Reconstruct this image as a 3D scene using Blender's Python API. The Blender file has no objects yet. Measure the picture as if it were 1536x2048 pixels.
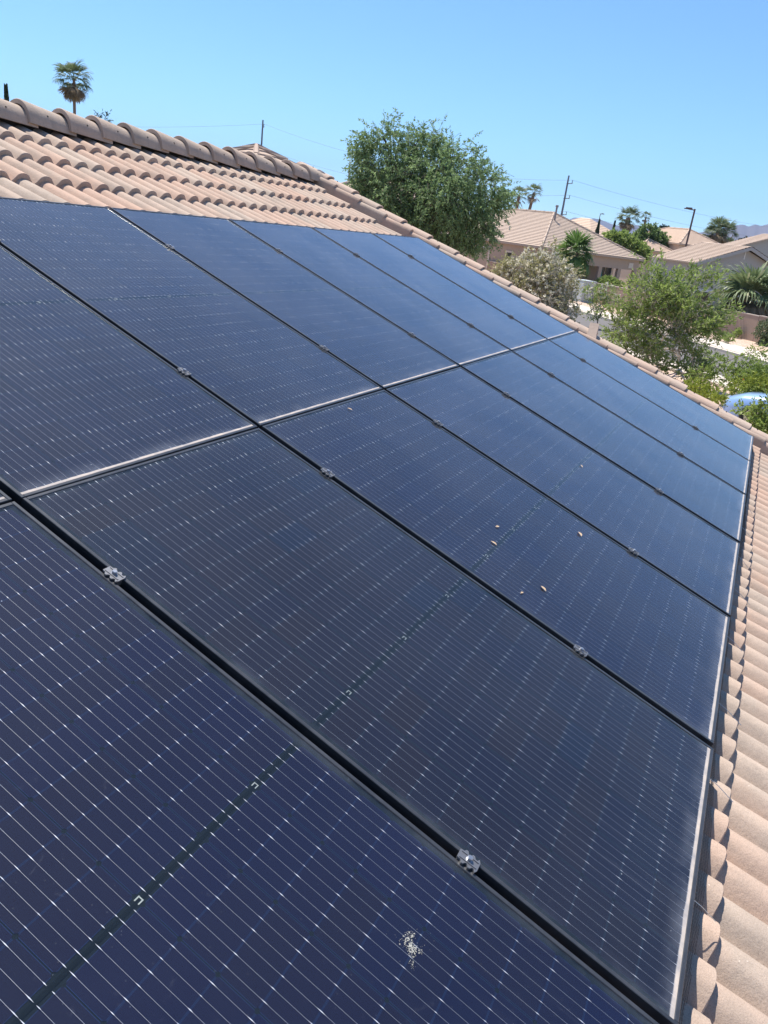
import bpy, math, random
import numpy as np
from mathutils import Matrix, Vector, Quaternion

random.seed(7)
rng = np.random.default_rng(7)
scene = bpy.context.scene
col = scene.collection

# ------------------------------------------------------------------ camera
CAM_R = [[0.8926372612710889, 0.4342129155138523, 0.12106966503385513],
         [0.25588030915638577, -0.26696747299643697, -0.929114436303693],
         [-0.37111182570282264, 0.860341509147883, -0.34941164900538296]]
CAM_C = Vector((1.5561759, -7.6765908, 4.0))
FPX = 1549.295
PITCH = 0.35152463
cam_data = bpy.data.cameras.new('camera')
cam_data.sensor_fit = 'VERTICAL'
cam_data.sensor_height = 24.0
cam_data.lens = FPX / 2048 * 24.0
cam_data.clip_start = 0.05
cam_data.clip_end = 40000
cam = bpy.data.objects.new('camera', cam_data)
col.objects.link(cam)
cam.matrix_world = Matrix((
    (CAM_R[0][0], -CAM_R[1][0], -CAM_R[2][0], CAM_C.x),
    (CAM_R[0][1], -CAM_R[1][1], -CAM_R[2][1], CAM_C.y),
    (CAM_R[0][2], -CAM_R[1][2], -CAM_R[2][2], CAM_C.z),
    (0, 0, 0, 1)))
scene.camera = cam

# ------------------------------------------------------------------ sky, sun, exposure
# sun in the roof's own frame (along eave, up slope, normal), read from the shadow under the lower panel edge
SUN = Vector((-0.84 * math.cos(PITCH) + math.sin(PITCH), 0.30, 0.84 * math.sin(PITCH) + math.cos(PITCH))).normalized()
world = bpy.data.worlds.new('World')
scene.world = world
world.use_nodes = True
wn = world.node_tree
wn.nodes.clear()
sky = wn.nodes.new('ShaderNodeTexSky')
sky.sky_type = 'NISHITA'
sky.sun_disc = False
sky.sun_elevation = math.asin(SUN.z)
sky.sun_rotation = math.atan2(SUN.x, SUN.y)
sky.altitude = 1500
sky.air_density = 1.0
sky.dust_density = 0.0
sky.ozone_density = 5.0
bgn = wn.nodes.new('ShaderNodeBackground')
bgn.inputs['Strength'].default_value = 0.101
won = wn.nodes.new('ShaderNodeOutputWorld')
tint = wn.nodes.new('ShaderNodeMixRGB'); tint.blend_type = 'MULTIPLY'      # camera white balance, the same over the whole sky
tint.inputs[0].default_value = 1.0; tint.inputs[2].default_value = (0.84, 1.04, 1.14, 1)
wn.links.new(sky.outputs[0], tint.inputs[1])
wn.links.new(tint.outputs[0], bgn.inputs['Color'])
wn.links.new(bgn.outputs[0], won.inputs['Surface'])

sun_data = bpy.data.lights.new('sun', 'SUN')
sun_data.energy = 5.0
sun_data.angle = math.radians(0.53)
sun_data.color = (1.0, 0.955, 0.88)
sun = bpy.data.objects.new('sun', sun_data)
col.objects.link(sun)
sun.location = (-20, 20, 60)
sun.rotation_mode = 'QUATERNION'
sun.rotation_quaternion = SUN.to_track_quat('Z', 'Y')

scene.view_settings.view_transform = 'Standard'
scene.view_settings.look = 'None'
scene.view_settings.gamma = 1
scene.view_settings.exposure = 0.78
scene.view_settings.use_curve_mapping = False
scene.cycles.max_bounces = 6
scene.cycles.transparent_max_bounces = 24
scene.cycles.use_denoising = True

# ------------------------------------------------------------------ pixel -> place helpers
def ray(px, py):
    c = ((px - 768) / FPX, (py - 1024) / FPX, 1.0)
    d = Vector((sum(CAM_R[i][k] * c[i] for i in range(3)) for k in range(3)))
    return d.normalized()
def at(px, py, D):
    """point seen at that pixel, D metres away measured along the ground"""
    d = ray(px, py)
    return CAM_C + d * (D / math.hypot(d.x, d.y))
def onground(px, py, z=0.0):
    d = ray(px, py)
    return CAM_C + d * ((z - CAM_C.z) / d.z)
ST_E = Vector((-0.687, 0.727, 0)).normalized()     # along the side street
ST_N = Vector((0.727, 0.687, 0)).normalized()      # across it, away from us
def st(s, q, z=0.0):
    p = CAM_C + ST_E * s + ST_N * q
    return Vector((p.x, p.y, z))

# ------------------------------------------------------------------ mesh helpers
class MB:
    def __init__(self):
        self.v = []; self.f = []
    def add(self, vs, fs):
        b = len(self.v)
        self.v += [tuple(x) for x in vs]
        self.f += [tuple(i + b for i in f) for f in fs]
        return self
    def box(self, x0, x1, y0, y1, z0, z1):
        return self.add([(x0,y0,z0),(x1,y0,z0),(x1,y1,z0),(x0,y1,z0),(x0,y0,z1),(x1,y0,z1),(x1,y1,z1),(x0,y1,z1)],
                        [(0,3,2,1),(4,5,6,7),(0,1,5,4),(1,2,6,5),(2,3,7,6),(3,0,4,7)])
    def tube(self, pts, rs, n=6, cap=True):
        pts = [Vector(p) for p in pts]
        if not hasattr(rs, '__len__'): rs = [rs] * len(pts)
        vs = []; fs = []
        for i, p in enumerate(pts):
            t = (pts[min(i + 1, len(pts) - 1)] - pts[max(i - 1, 0)])
            t = t.normalized() if t.length > 1e-9 else Vector((0, 0, 1))
            a = t.cross(Vector((0.0, 0.0, 1.0)) if abs(t.z) < 0.9 else Vector((1.0, 0, 0))).normalized()
            b = t.cross(a)
            for k in range(n):
                w = 2 * math.pi * k / n
                vs.append(p + (a * math.cos(w) + b * math.sin(w)) * rs[i])
        for i in range(len(pts) - 1):
            for k in range(n):
                k2 = (k + 1) % n
                fs.append((i*n+k, i*n+k2, (i+1)*n+k2, (i+1)*n+k))
        if cap:
            fs.append(tuple(range(n - 1, -1, -1))); fs.append(tuple((len(pts)-1)*n + k for k in range(n)))
        return self.add(vs, fs)
    def build(self, name, mat, parent=None, smooth=False):
        me = bpy.data.meshes.new(name)
        me.from_pydata(self.v, [], self.f)
        me.update()
        return link(name, me, mat, parent, smooth)

def link(name, me, mat=None, parent=None, smooth=False):
    if mat is not None and not me.materials: me.materials.append(mat)
    if smooth: me.polygons.foreach_set('use_smooth', [True] * len(me.polygons))
    o = bpy.data.objects.new(name, me)
    col.objects.link(o)
    if parent is not None: o.parent = parent
    return o
def np_mesh(name, V, F, mat):
    """V (n,3), F (m,k) arrays -> mesh"""
    me = bpy.data.meshes.new(name)
    n, (m, k) = len(V), F.shape
    me.vertices.add(n); me.vertices.foreach_set('co', np.ascontiguousarray(V, dtype=np.float32).ravel())
    me.loops.add(m * k); me.loops.foreach_set('vertex_index', np.ascontiguousarray(F, dtype=np.int32).ravel())
    me.polygons.add(m); me.polygons.foreach_set('loop_start', np.arange(0, m * k, k, dtype=np.int32))
    me.polygons.foreach_set('loop_total', np.full(m, k, dtype=np.int32))
    me.update(calc_edges=True); me.validate()
    me.materials.append(mat)
    return me
def tag(o, label=None, cat=None, group=None, kind=None):
    if label: o['label'] = label
    if cat: o['category'] = cat
    if group: o['group'] = group
    if kind: o['kind'] = kind
    return o
def empty(name, M, label=None, cat=None, group=None):
    o = bpy.data.objects.new(name, None)
    o.empty_display_size = 0.1
    col.objects.link(o)
    o.matrix_world = M if isinstance(M, Matrix) else Matrix.Translation(M)
    return tag(o, label, cat, group)
def copy_tree(o, parent=None):
    c = o.copy(); col.objects.link(c)
    if parent is not None: c.parent = parent
    for ch in o.children: copy_tree(ch, c)
    return c

# ------------------------------------------------------------------ material helpers
class NT:
    def __init__(self, name):
        self.m = bpy.data.materials.new(name); self.m.use_nodes = True
        self.t = self.m.node_tree; self.t.nodes.clear()
        self.out = self.t.nodes.new('ShaderNodeOutputMaterial')
    def n(self, typ, **kw):
        nd = self.t.nodes.new('ShaderNode' + typ)
        for k, v in kw.items():
            if k.startswith('i_'): nd.inputs[k[2:].replace('_', ' ')].default_value = v
            else: setattr(nd, k, v)
        return nd
    def l(self, a, b): self.t.links.new(a, b)
    def math(self, op, a, b=None, clamp=False):
        nd = self.n('Math', operation=op, use_clamp=clamp)
        for i, x in enumerate((a, b)):
            if x is None: continue
            if isinstance(x, (int, float)): nd.inputs[i].default_value = x
            else: self.l(x, nd.inputs[i])
        return nd.outputs[0]
    def mix(self, fac, a, b, blend='MIX'):
        nd = self.n('MixRGB', blend_type=blend)
        for i, x in enumerate((fac, a, b)):
            if isinstance(x, (int, float)): nd.inputs[i].default_value = x
            elif isinstance(x, tuple): nd.inputs[i].default_value = (*x, 1) if len(x) == 3 else x
            else: self.l(x, nd.inputs[i])
        return nd.outputs[0]
    def noise(self, coord, scale, detail=4, rough=0.55, dist=0.0):
        nd = self.n('TexNoise', i_Scale=scale, i_Detail=detail, i_Roughness=rough, i_Distortion=dist)
        self.l(coord, nd.inputs['Vector']); return nd.outputs['Fac']
    def ramp(self, fac, stops):
        nd = self.n('ValToRGB')
        el = nd.color_ramp.elements
        while len(el) < len(stops): el.new(0.5)
        for e_, (p, c) in zip(el, stops):
            e_.position = p; e_.color = (*c, 1) if len(c) == 3 else c
        self.l(fac, nd.inputs[0]); return nd.outputs[0]
    def bsdf(self, color, rough=0.8, metallic=0.0, spec=0.5, bump=None, bump_d=0.01, bump_s=0.5):
        b = self.n('BsdfPrincipled')
        for k, x in (('Base Color', color), ('Roughness', rough), ('Metallic', metallic), ('Specular IOR Level', spec)):
            if isinstance(x, tuple): b.inputs[k].default_value = (*x, 1)
            elif isinstance(x, (int, float)): b.inputs[k].default_value = x
            else: self.l(x, b.inputs[k])
        if bump is not None:
            bp = self.n('Bump', i_Strength=bump_s, i_Distance=bump_d)
            self.l(bump, bp.inputs['Height']); self.l(bp.outputs[0], b.inputs['Normal'])
        return b
    def done(self, shader):
        self.l(shader.outputs[0] if hasattr(shader, 'outputs') else shader, self.out.inputs['Surface']); return self.m
    def obj(self):
        return self.n('TexCoord').outputs['Object']
    def rnd(self):
        return self.n('ObjectInfo').outputs['Random']
    def island(self):
        return self.n('NewGeometry').outputs['Random Per Island']

def plain(name, c, rough=0.7, metallic=0.0, var=0.15, scale=6.0, spec=0.4):
    t = NT(name); co = t.obj()
    nz = t.noise(co, scale)
    c2 = t.mix(nz, tuple(x * (1 - var) for x in c), tuple(min(1, x * (1 + var)) for x in c))
    return t.done(t.bsdf(c2, rough, metallic, spec))

def tile_material(name, a, b, dark, speck=True):
    t = NT(name); co = t.obj(); r = t.rnd()
    off = t.n('VectorMath', operation='ADD')
    cm = t.n('CombineXYZ'); t.l(t.math('MULTIPLY', r, 37.0), cm.inputs[0]); t.l(t.math('MULTIPLY', r, 91.0), cm.inputs[1])
    t.l(co, off.inputs[0]); t.l(cm.outputs[0], off.inputs[1]); co2 = off.outputs[0]
    base = t.ramp(r, [(0.0, a), (0.4, tuple((x + y) / 2 for x, y in zip(a, b))), (0.75, b), (1.0, tuple(x * 0.93 for x in a))])
    blotch = t.noise(co2, 5.5, 4, 0.6)
    c1 = t.mix(t.math('MULTIPLY', t.ramp(blotch, [(0.42, (0, 0, 0)), (0.74, (1, 1, 1))]), 0.62), base, dark)
    sv = t.n('VectorMath', operation='MULTIPLY'); sv.inputs[1].default_value = (26.0, 2.2, 8.0); t.l(co2, sv.inputs[0])
    runs = t.ramp(t.noise(sv.outputs[0], 1.0, 4, 0.6), [(0.5, (0, 0, 0)), (0.75, (1, 1, 1))])
    c1 = t.mix(t.math('MULTIPLY', runs, 0.30), c1, tuple(x * 0.72 for x in dark))
    fine = t.noise(co2, 260, 3, 0.7)
    c2 = t.mix(0.55, c1, t.ramp(fine, [(0.3, (0.62, 0.6, 0.58)), (0.55, (1, 1, 1)), (0.8, (1.1, 1.1, 1.1))]), 'MULTIPLY')
    vor = t.n('TexVoronoi', i_Scale=42.0); t.l(co2, vor.inputs['Vector'])
    spots = t.ramp(vor.outputs['Distance'], [(0.05, (1, 1, 1)), (0.11, (0, 0, 0))])
    keep = t.math('GREATER_THAN', t.noise(co2, 11, 2), 0.6)
    warm = t.ramp(t.noise(co2, 3.1, 3, 0.5), [(0.55, (0, 0, 0)), (0.75, (1, 1, 1))])
    c2 = t.mix(t.math('MULTIPLY', warm, 0.22), c2, tuple(x * y for x, y in zip(b, (1.02, 0.86, 0.74))))
    grit = t.ramp(t.noise(co2, 520, 2, 0.8), [(0.28, (0.45, 0.42, 0.4)), (0.42, (1, 1, 1))])
    c2 = t.mix(0.7, c2, grit, 'MULTIPLY')
    c3 = t.mix(t.math('MULTIPLY', t.math('MULTIPLY', spots, keep), 0.5), c2, (0.75, 0.68, 0.58))
    hgt = t.math('ADD', t.math('MULTIPLY', fine, 0.6), t.noise(co2, 60, 3))
    return t.done(t.bsdf(c3, 0.92, 0, 0.25, hgt, 0.004, 0.45))

M = {}
M['tile'] = tile_material('concrete_tile', (0.465, 0.37, 0.295), (0.50, 0.34, 0.255), (0.30, 0.245, 0.20))
M['cap'] = tile_material('ridge_tile', (0.46, 0.365, 0.29), (0.48, 0.355, 0.275), (0.32, 0.26, 0.215))
M['felt'] = plain('roof_felt', (0.02, 0.02, 0.022), 0.95)
M['mortar'] = plain('mortar', (0.55, 0.52, 0.48), 0.95, 0, 0.3, 30)
M['wood'] = plain('timber', (0.20, 0.14, 0.09), 0.85, 0, 0.25, 9)
M['stucco'] = plain('own_stucco', (0.5, 0.42, 0.34), 0.95, 0, 0.1, 20)
M['rail'] = plain('black_aluminium', (0.02, 0.02, 0.022), 0.45, 0.7)
M['hole'] = plain('dark_hole', (0.015, 0.013, 0.012), 0.9)
M['galv'] = plain('galvanised_steel', (0.19, 0.19, 0.20), 0.42, 0.6, 0.12, 60)
M['bolt'] = plain('steel_bolt', (0.36, 0.37, 0.40), 0.35, 0.8, 0.1, 60)
M['wiremesh'] = plain('mesh_wire', (0.05, 0.045, 0.04), 0.5, 0.5)
M['clipwire'] = plain('clip_wire', (0.55, 0.54, 0.52), 0.35, 0.9)

# ---------- solar module materials
PW, PL, PT = 1.041, 1.879, 0.032
CU, CV = 0.1660, 0.0829
def m_cell():
    t = NT('solar_cell'); r = t.rnd()
    g = t.n('TexCoord').outputs['Generated']; co = t.obj()
    base = t.ramp(r, [(0.0, (0.0037, 0.0048, 0.0223)), (0.3, (0.0052, 0.0052, 0.0185)), (0.5, (0.0035, 0.0047, 0.0236)),
                      (0.75, (0.0055, 0.0053, 0.0170)), (0.95, (0.0037, 0.0050, 0.0223)), (0.985, (0.0029, 0.0057, 0.0270))])
    sp = t.n('SeparateXYZ'); t.l(g, sp.inputs[0])
    ex = t.math('ABSOLUTE', t.math('SUBTRACT', sp.outputs[0], 0.5)); ey = t.math('ABSOLUTE', t.math('SUBTRACT', sp.outputs[1], 0.5))
    edge = t.math('MAXIMUM', t.math('GREATER_THAN', ex, 0.492), t.math('GREATER_THAN', ey, 0.484))
    c = t.mix(t.math('MULTIPLY', edge, 0.7), base, (0.010, 0.022, 0.065))
    # printed silver fingers, very fine, across the wires
    fine = t.noise(co, 900, 2)
    c = t.mix(0.5, c, t.ramp(fine, [(0.35, (0.6, 0.6, 0.6)), (0.7, (1.5, 1.45, 1.4))]), 'MULTIPLY')
    c = t.mix(1.0, c, t.n('ObjectInfo').outputs['Color'], 'MULTIPLY')      # modules come from different cell batches
    return t.done(t.bsdf(c, 0.6, 0.0, 0.08))
M['cell'] = m_cell()
M['backsheet'] = plain('backsheet', (0.006, 0.010, 0.013), 0.7, 0, 0.1, 6, .05)
M['ribbon'] = plain('dark_ribbon', (0.003, 0.006, 0.008), 0.7, 0.0, .1, 6, .05)
M['jumper'] = plain('bare_jumper', (0.30, 0.32, 0.30), 0.5, 0.6)
M['wire'] = plain('tinned_wire', (0.30, 0.31, 0.35), 0.5, 0.4, 0.12, 300)
M['glint'] = plain('wire_glint', (0.50, 0.51, 0.56), 0.6, 0.3, 0.12, 300)  # lighter than the wire: glints at its bends put into the colour

def m_glass():
    t = NT('solar_glass'); co = t.obj(); r = t.rnd()
    sp = t.n('SeparateXYZ'); t.l(co, sp.inputs[0])
    off = t.n('VectorMath', operation='ADD'); cm = t.n('CombineXYZ')
    t.l(t.math('MULTIPLY', r, 53.0), cm.inputs[0]); t.l(t.math('MULTIPLY', r, 17.0), cm.inputs[1])
    t.l(co, off.inputs[0]); t.l(cm.outputs[0], off.inputs[1]); cw = off.outputs[0]
    # distances to the frame (object space is centred on the module)
    dx = t.math('SUBTRACT', PW / 2 - 0.011, t.math('ABSOLUTE', sp.outputs[0]))
    dlow = t.math('ADD', sp.outputs[1], PL / 2 - 0.011)
    dup = t.math('SUBTRACT', PL / 2 - 0.011, sp.outputs[1])
    wob = t.math('MULTIPLY', t.math('SUBTRACT', t.noise(cw, 9, 4), 0.5), 0.008)
    # tan silt strip left by run-off along the lower frame, blown thinner towards the ends
    silt = t.math('SUBTRACT', 1.0, t.math('DIVIDE', t.math('SUBTRACT', t.math('ADD', dlow, wob), 0.0075), 0.0035), clamp=True)
    silt = t.math('MULTIPLY', silt, t.math('ADD', 0.25, t.math('MULTIPLY', t.noise(cw, 16, 5, 0.7), 0.95)), clamp=True)
    patch = t.ramp(t.noise(cw, 6.0, 5, 0.65), [(0.40, (0.03, 0.03, 0.03)), (0.66, (1.15, 1.15, 1.15))])
    sv = t.n('VectorMath', operation='MULTIPLY'); sv.inputs[1].default_value = (38.0, 1.6, 1.0); t.l(cw, sv.inputs[0])
    streak = t.ramp(t.noise(sv.outputs[0], 1.0, 4, 0.6), [(0.52, (0, 0, 0)), (0.78, (1, 1, 1))])
    runs = t.math('MULTIPLY', streak, t.math('MULTIPLY', t.math('SUBTRACT', 1.0, t.math('DIVIDE', dlow, 0.45), clamp=True), 0.045))
    haze = t.math('MULTIPLY', t.math('SUBTRACT', 1.0, t.math('DIVIDE', dlow, 0.055), clamp=True), 0.30)
    haze = t.math('MULTIPLY', t.math('POWER', t.math('MAXIMUM', haze, 0.0), 1.35), patch)
    side = t.math('MULTIPLY', t.math('MULTIPLY', t.math('SUBTRACT', 1.0, t.math('DIVIDE', t.math('MINIMUM', dx, dup), 0.030), clamp=True), 0.055), patch)
    film = t.ramp(t.noise(cw, 2.2, 5, 0.6), [(0.3, (0.003, 0.003, 0.003)), (0.75, (0.012, 0.012, 0.012))])
    lw = t.n('LayerWeight', i_Blend=0.5)                       # thin dust, boosted at flat angles to colour in the far panels' sheen
    graze = t.math('ADD', 1.0, t.math('MULTIPLY', t.math('POWER', lw.outputs['Facing'], 4.0), 16.0))
    film = t.math('ADD', t.math('MULTIPLY', film, graze), runs)
    speck = t.n('TexVoronoi', i_Scale=15.0); t.l(cw, speck.inputs['Vector'])
    s1 = t.math('MULTIPLY', t.math('LESS_THAN', speck.outputs['Distance'], 0.028), t.math('GREATER_THAN', t.noise(cw, 7, 2), 0.52))
    speck2 = t.n('TexVoronoi', i_Scale=70.0); t.l(cw, speck2.inputs['Vector'])
    s2 = t.math('MULTIPLY', t.math('LESS_THAN', speck2.outputs['Distance'], 0.05), 0.22)
    smear = t.ramp(t.noise(cw, 14, 6, 0.75, 1.5), [(0.62, (0, 0, 0)), (0.80, (0.07, 0.07, 0.07))])
    d = t.math('ADD', t.math('ADD', film, haze), t.math('ADD', side, smear))
    d = t.math('ADD', d, t.math('ADD', t.math('MULTIPLY', s1, 0.6), s2))
    tr = t.n('BsdfTransparent', i_Color=(0.94, 0.96, 0.97, 1))
    gl = t.n('BsdfGlossy', distribution='BECKMANN', i_Color=(1, 1, 1, 1), i_Roughness=0.12)
    fr = t.n('Fresnel'); bk = t.n('NewGeometry').outputs['Backfacing']     # a thin sheet: the same from both sides
    t.l(t.math('ADD', 1.47, t.math('MULTIPLY', bk, 1 / 1.47 - 1.47)), fr.inputs['IOR'])
    ms = t.n('MixShader'); t.l(fr.outputs[0], ms.inputs[0]); t.l(tr.outputs[0], ms.inputs[1]); t.l(gl.outputs[0], ms.inputs[2])
    dcol = t.mix(silt, (0.42, 0.45, 0.52), (0.56, 0.46, 0.37))
    df = t.n('BsdfDiffuse'); t.l(dcol, df.inputs['Color'])
    m2 = t.n('MixShader'); t.l(t.math('MAXIMUM', t.math('MINIMUM', d, 0.9), silt), m2.inputs[0]); t.l(ms.outputs[0], m2.inputs[1]); t.l(df.outputs[0], m2.inputs[2])
    return t.done(m2)
M['glass'] = m_glass()
def m_frame():
    t = NT('black_anodised_frame'); co = t.obj()
    dust = t.noise(co, 8, 5, 0.7)
    c = t.mix(t.ramp(dust, [(0.35, (0, 0, 0)), (0.8, (0.4, 0.4, 0.4))]), (0.035, 0.037, 0.042), (0.17, 0.165, 0.165))
    return t.done(t.bsdf(c, 0.33, 0.35, 0.6))
M['frame'] = m_frame()

# ------------------------------------------------------------------ our roof
cP, sP = math.cos(PITCH), math.sin(PITCH)
ORIG = Vector((0, 0, 3.238259))
ROOF = Matrix(((0, -cP, sP, 0), (1, 0, 0, 0), (0, sP, cP, ORIG.z), (0, 0, 0, 1)))   # columns: u (along eave), v (up slope), n
def roof(u, v, n): return ROOF @ Matrix.Translation((u, v, n))
def rp(u, v, n): return ROOF @ Vector((u, v, n))

house_base = Vector((-0.5, -5.0, 0.0))
house = empty('tiled_house', house_base, 'our own stucco house, its tan barrel-tiled roof slope carrying the solar panels', 'house')
Hinv = Matrix.Translation(-house_base)
def hpart(o, Mx):
    o.parent = house; o.matrix_local = Hinv @ Mx; return o

EAVE_V, RIDGE_V = -2.60, 3.48
U0, U1 = -11.0, 0.57
mb = MB().box(U0, U1 - 0.02, EAVE_V + 0.05, RIDGE_V, -0.21, -0.185)
hpart(mb.build('roof_deck', M['felt']), ROOF)
# far slope of the same roof
ridge_pt = rp(0, RIDGE_V, -0.185)
far = MB().add([(ridge_pt.x, U0, ridge_pt.z), (ridge_pt.x, U1, ridge_pt.z), (ridge_pt.x - 5.4, U1, ridge_pt.z - 5.4 * math.tan(PITCH)), (ridge_pt.x - 5.4, U0, ridge_pt.z - 5.4 * math.tan(PITCH))], [(0, 1, 2, 3)])
hpart(far.build('far_roof_slope', M['cap']), Matrix.Identity(4))
ev = rp(0, EAVE_V + 0.45, -0.21)
xl = ridge_pt.x - 5.0; zl = ridge_pt.z - 5.0 * math.tan(PITCH) - 0.05
wm = MB()
x0, x1, y0, y1 = xl, ev.x, U0 + 0.3, U1 - 0.2
wm.add([(x0,y0,0),(x1,y0,0),(x1,y1,0),(x0,y1,0),(x0,y0,zl),(x1,y0,ev.z-0.02),(x1,y1,ev.z-0.02),(x0,y1,zl),
        (ridge_pt.x,y0,ridge_pt.z-0.06),(ridge_pt.x,y1,ridge_pt.z-0.06)],
       [(0,1,5,8,4),(1,2,6,5),(2,3,7,9,6),(3,0,4,7)])
hpart(wm.build('wall', M['stucco']), Matrix.Identity(4))
# barge board under the rake
hpart(MB().box(U1 - 0.02, U1 + 0.02, EAVE_V, RIDGE_V, -0.36, -0.16).build('barge_board', M['wood']), ROOF)
hpart(MB().box(U0, U1 - 0.03, EAVE_V, EAVE_V + 0.04, -0.36, -0.19).build('fascia', M['wood']), ROOF)

BP = 0.1485                      # one barrel; a tile has two
def tile_mesh(variant, L=0.425, kick=0.0):
    th = 0.023
    rr = random.Random(variant)
    prof = []
    for b in range(2):
        c0 = (b - 0.5) * BP
        for k in range(9):
            a = k / 8
            u = c0 - BP / 2 + BP * a
            x = (a - 0.5) * BP
            w = 0.060
            h = 0.052 * math.sqrt(max(0, 1 - (x / w) ** 2)) if abs(x) < w else 0.0
            if k == 0 and b == 1: continue
            prof.append((u, h))
    n = len(prof)
    V = []; F = []
    for (v, dz, jag) in ((0.0, 0.034, 1), (0.004, 0.0365, 0), (L, 0.0365 * (1 - L / 0.425) + kick, 0)):
        for (u, h) in prof:
            V.append((u * 0.986, v + (rr.uniform(-0.0025, 0.0025) if jag else 0), h + dz + th - (0.004 if jag else 0)))
    for (v, dz) in ((0.0, 0.034), (L, 0.034 * (1 - L / 0.425) + kick)):
        for (u, h) in prof:
            V.append((u * 0.972, v, max(h - 0.006, 0) * 0.9 + dz))
    for i in range(n - 1):
        F.append((i, i + 1, n + i + 1, n + i)); F.append((n + i, n + i + 1, 2*n + i + 1, 2*n + i))
        F.append((3*n + i + 1, 3*n + i, 4*n + i, 4*n + i + 1)); F.append((i + 1, i, 3*n + i, 3*n + i + 1))
    F.append((0, n, 2*n, 4*n, 3*n)); F.append((n-1, 3*n + n-1, 4*n + n-1, 2*n + n-1, n + n-1))
    me = bpy.data.meshes.new('tile'); me.from_pydata(V, [], F); me.update(); me.materials.append(M['tile'])
    me.polygons.foreach_set('use_smooth', [True] * len(me.polygons))
    me.set_sharp_from_angle(angle=math.radians(38))
    return me
tile_vars = [tile_mesh(i) for i in range(5)]
cut_tiles = [tile_mesh(i, 0.36, 0.0) for i in range(3)]
EXPO = 0.3438
NT0 = -0.09 - 0.052 - 0.0365 - 0.023      # tile local zero so that the front crest lies at n = -0.09
crest0 = -4.453                            # a crest; tile centre sits half a barrel beyond it
def lay(v_front, u_lo, u_hi, pool=None, up=0.0):
    k0 = math.floor((u_lo - (crest0 + BP / 2)) / (2 * BP)); k1 = math.ceil((u_hi - (crest0 + BP / 2)) / (2 * BP))
    for k in range(k0, k1):
        u = crest0 + BP / 2 + 2 * BP * k
        if u + BP > 0.31: continue
        o = link('tile', random.choice(pool or tile_vars))
        hpart(o, roof(u + random.uniform(-.0025, .0025), v_front + random.uniform(-.004, .004), NT0 + up + random.uniform(-.002, .003)) @ Matrix.Rotation(random.uniform(-.006, .006), 4, 'Z') @ Matrix.Rotation(random.uniform(-.006, .006), 4, 'Y'))
for j, v in enumerate([2.457 + 2 * EXPO, 2.457 + EXPO, 2.457, 2.457 - EXPO, 2.457 - 2 * EXPO]):
    lay(v, -7.0, 0.4, cut_tiles if j == 0 else None, 0.0)
for j in range(12, 15):
    v = 2.457 - EXPO * j
    lay(v, -8.2, 0.4)
for j in range(2, 12):                     # bare roof beyond the near end of the array
    lay(2.457 - EXPO * j, -8.2, -7.75)
# bedded edge tiles between the modules and the rake tiles
def edge_mesh(L):
    prof = [(0.010, -0.170), (0.012, -0.050), (0.022, -0.026), (0.042, -0.014), (0.066, -0.012), (0.088, -0.018), (0.104, -0.030), (0.106, -0.170)]
    V = []; n = len(prof)
    for (v, dz) in ((0.0, 0.0), (0.005, 0.002), (L, -0.032)): V += [(u, v, z + dz) for u, z in prof]
    F = [(r_ * n + k, (r_ + 1) * n + k, (r_ + 1) * n + k + 1, r_ * n + k + 1) for r_ in range(2) for k in range(n - 1)] + [tuple(range(n))]
    me = bpy.data.meshes.new('edge_tile'); me.from_pydata(V, [], F); me.update(); me.materials.append(M['tile'])
    me.polygons.foreach_set('use_smooth', [True] * len(me.polygons)); me.set_sharp_from_angle(angle=math.radians(38)); return me
em = edge_mesh(0.40)
for j in range(-2, 15):
    v = 2.457 - EXPO * j
    hpart(link('edge_tile', em), roof(.265 + random.uniform(-.002, .002), v + random.uniform(-.006, .006), -.004 + random.uniform(-.002, .003)))

# ridge caps, flared towards the camera
def arc_piece(L, r0, r1, th, a0, a1, flat=1.0, seg=14, lip=0.0):
    V = []; F = []
    def ring(v, r, z):
        for k in range(seg + 1):
            a = math.radians(a0 + (a1 - a0) * k / seg)
            V.append((v, r * math.sin(a), r * math.cos(a) * flat + z))
    ring(0.0, r0, 0.0); ring(0.006, r0 + 0.003, 0.0); ring(L, r1, -0.028)
    ring(0.0, r0 - th, 0.0); ring(L, r1 - th, -0.028)
    n = seg + 1
    for k in range(seg):
        F += [(k, k+1, n+k+1, n+k), (n+k, n+k+1, 2*n+k+1, 2*n+k), (3*n+k+1, 3*n+k, 4*n+k, 4*n+k+1), (k+1, k, 3*n+k, 3*n+k+1)]
    F += [(0, n, 2*n, 4*n, 3*n), (n-1, 3*n+n-1, 4*n+n-1, 2*n+n-1, n+n-1)]
    return V, F
V, F = arc_piece(0.42, 0.120, 0.099, 0.024, -90, 90, 1.16)
F = [tuple(reversed(f)) for f in F]
cap_me = bpy.data.meshes.new('ridge_cap'); cap_me.from_pydata(V, [], F); cap_me.update(); cap_me.materials.append(M['cap'])
cap_me.polygons.foreach_set('use_smooth', [True] * len(F)); cap_me.set_sharp_from_angle(angle=math.radians(38))
hole_me = MB().tube([(0.17, -0.086, 0.058), (0.17, -0.096, 0.065)], 0.006, 6)
hole_mesh = bpy.data.meshes.new('nail'); hole_mesh.from_pydata(hole_me.v, [], hole_me.f); hole_mesh.materials.append(M['hole'])
RZ = rp(0, RIDGE_V, 0.026)
caps_u = [-3.759, -3.426, -3.133, -2.823, -2.521, -2.201, -1.882, -1.549]
caps_u = [-7.677 + (q + 7.677) * 1.052 for q in caps_u]
while caps_u[-1] < 0.08: caps_u.append(caps_u[-1] + 0.331)
u = caps_u[0]
for k in range(9):
    u -= 0.333; caps_u.insert(0, u)
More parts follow.
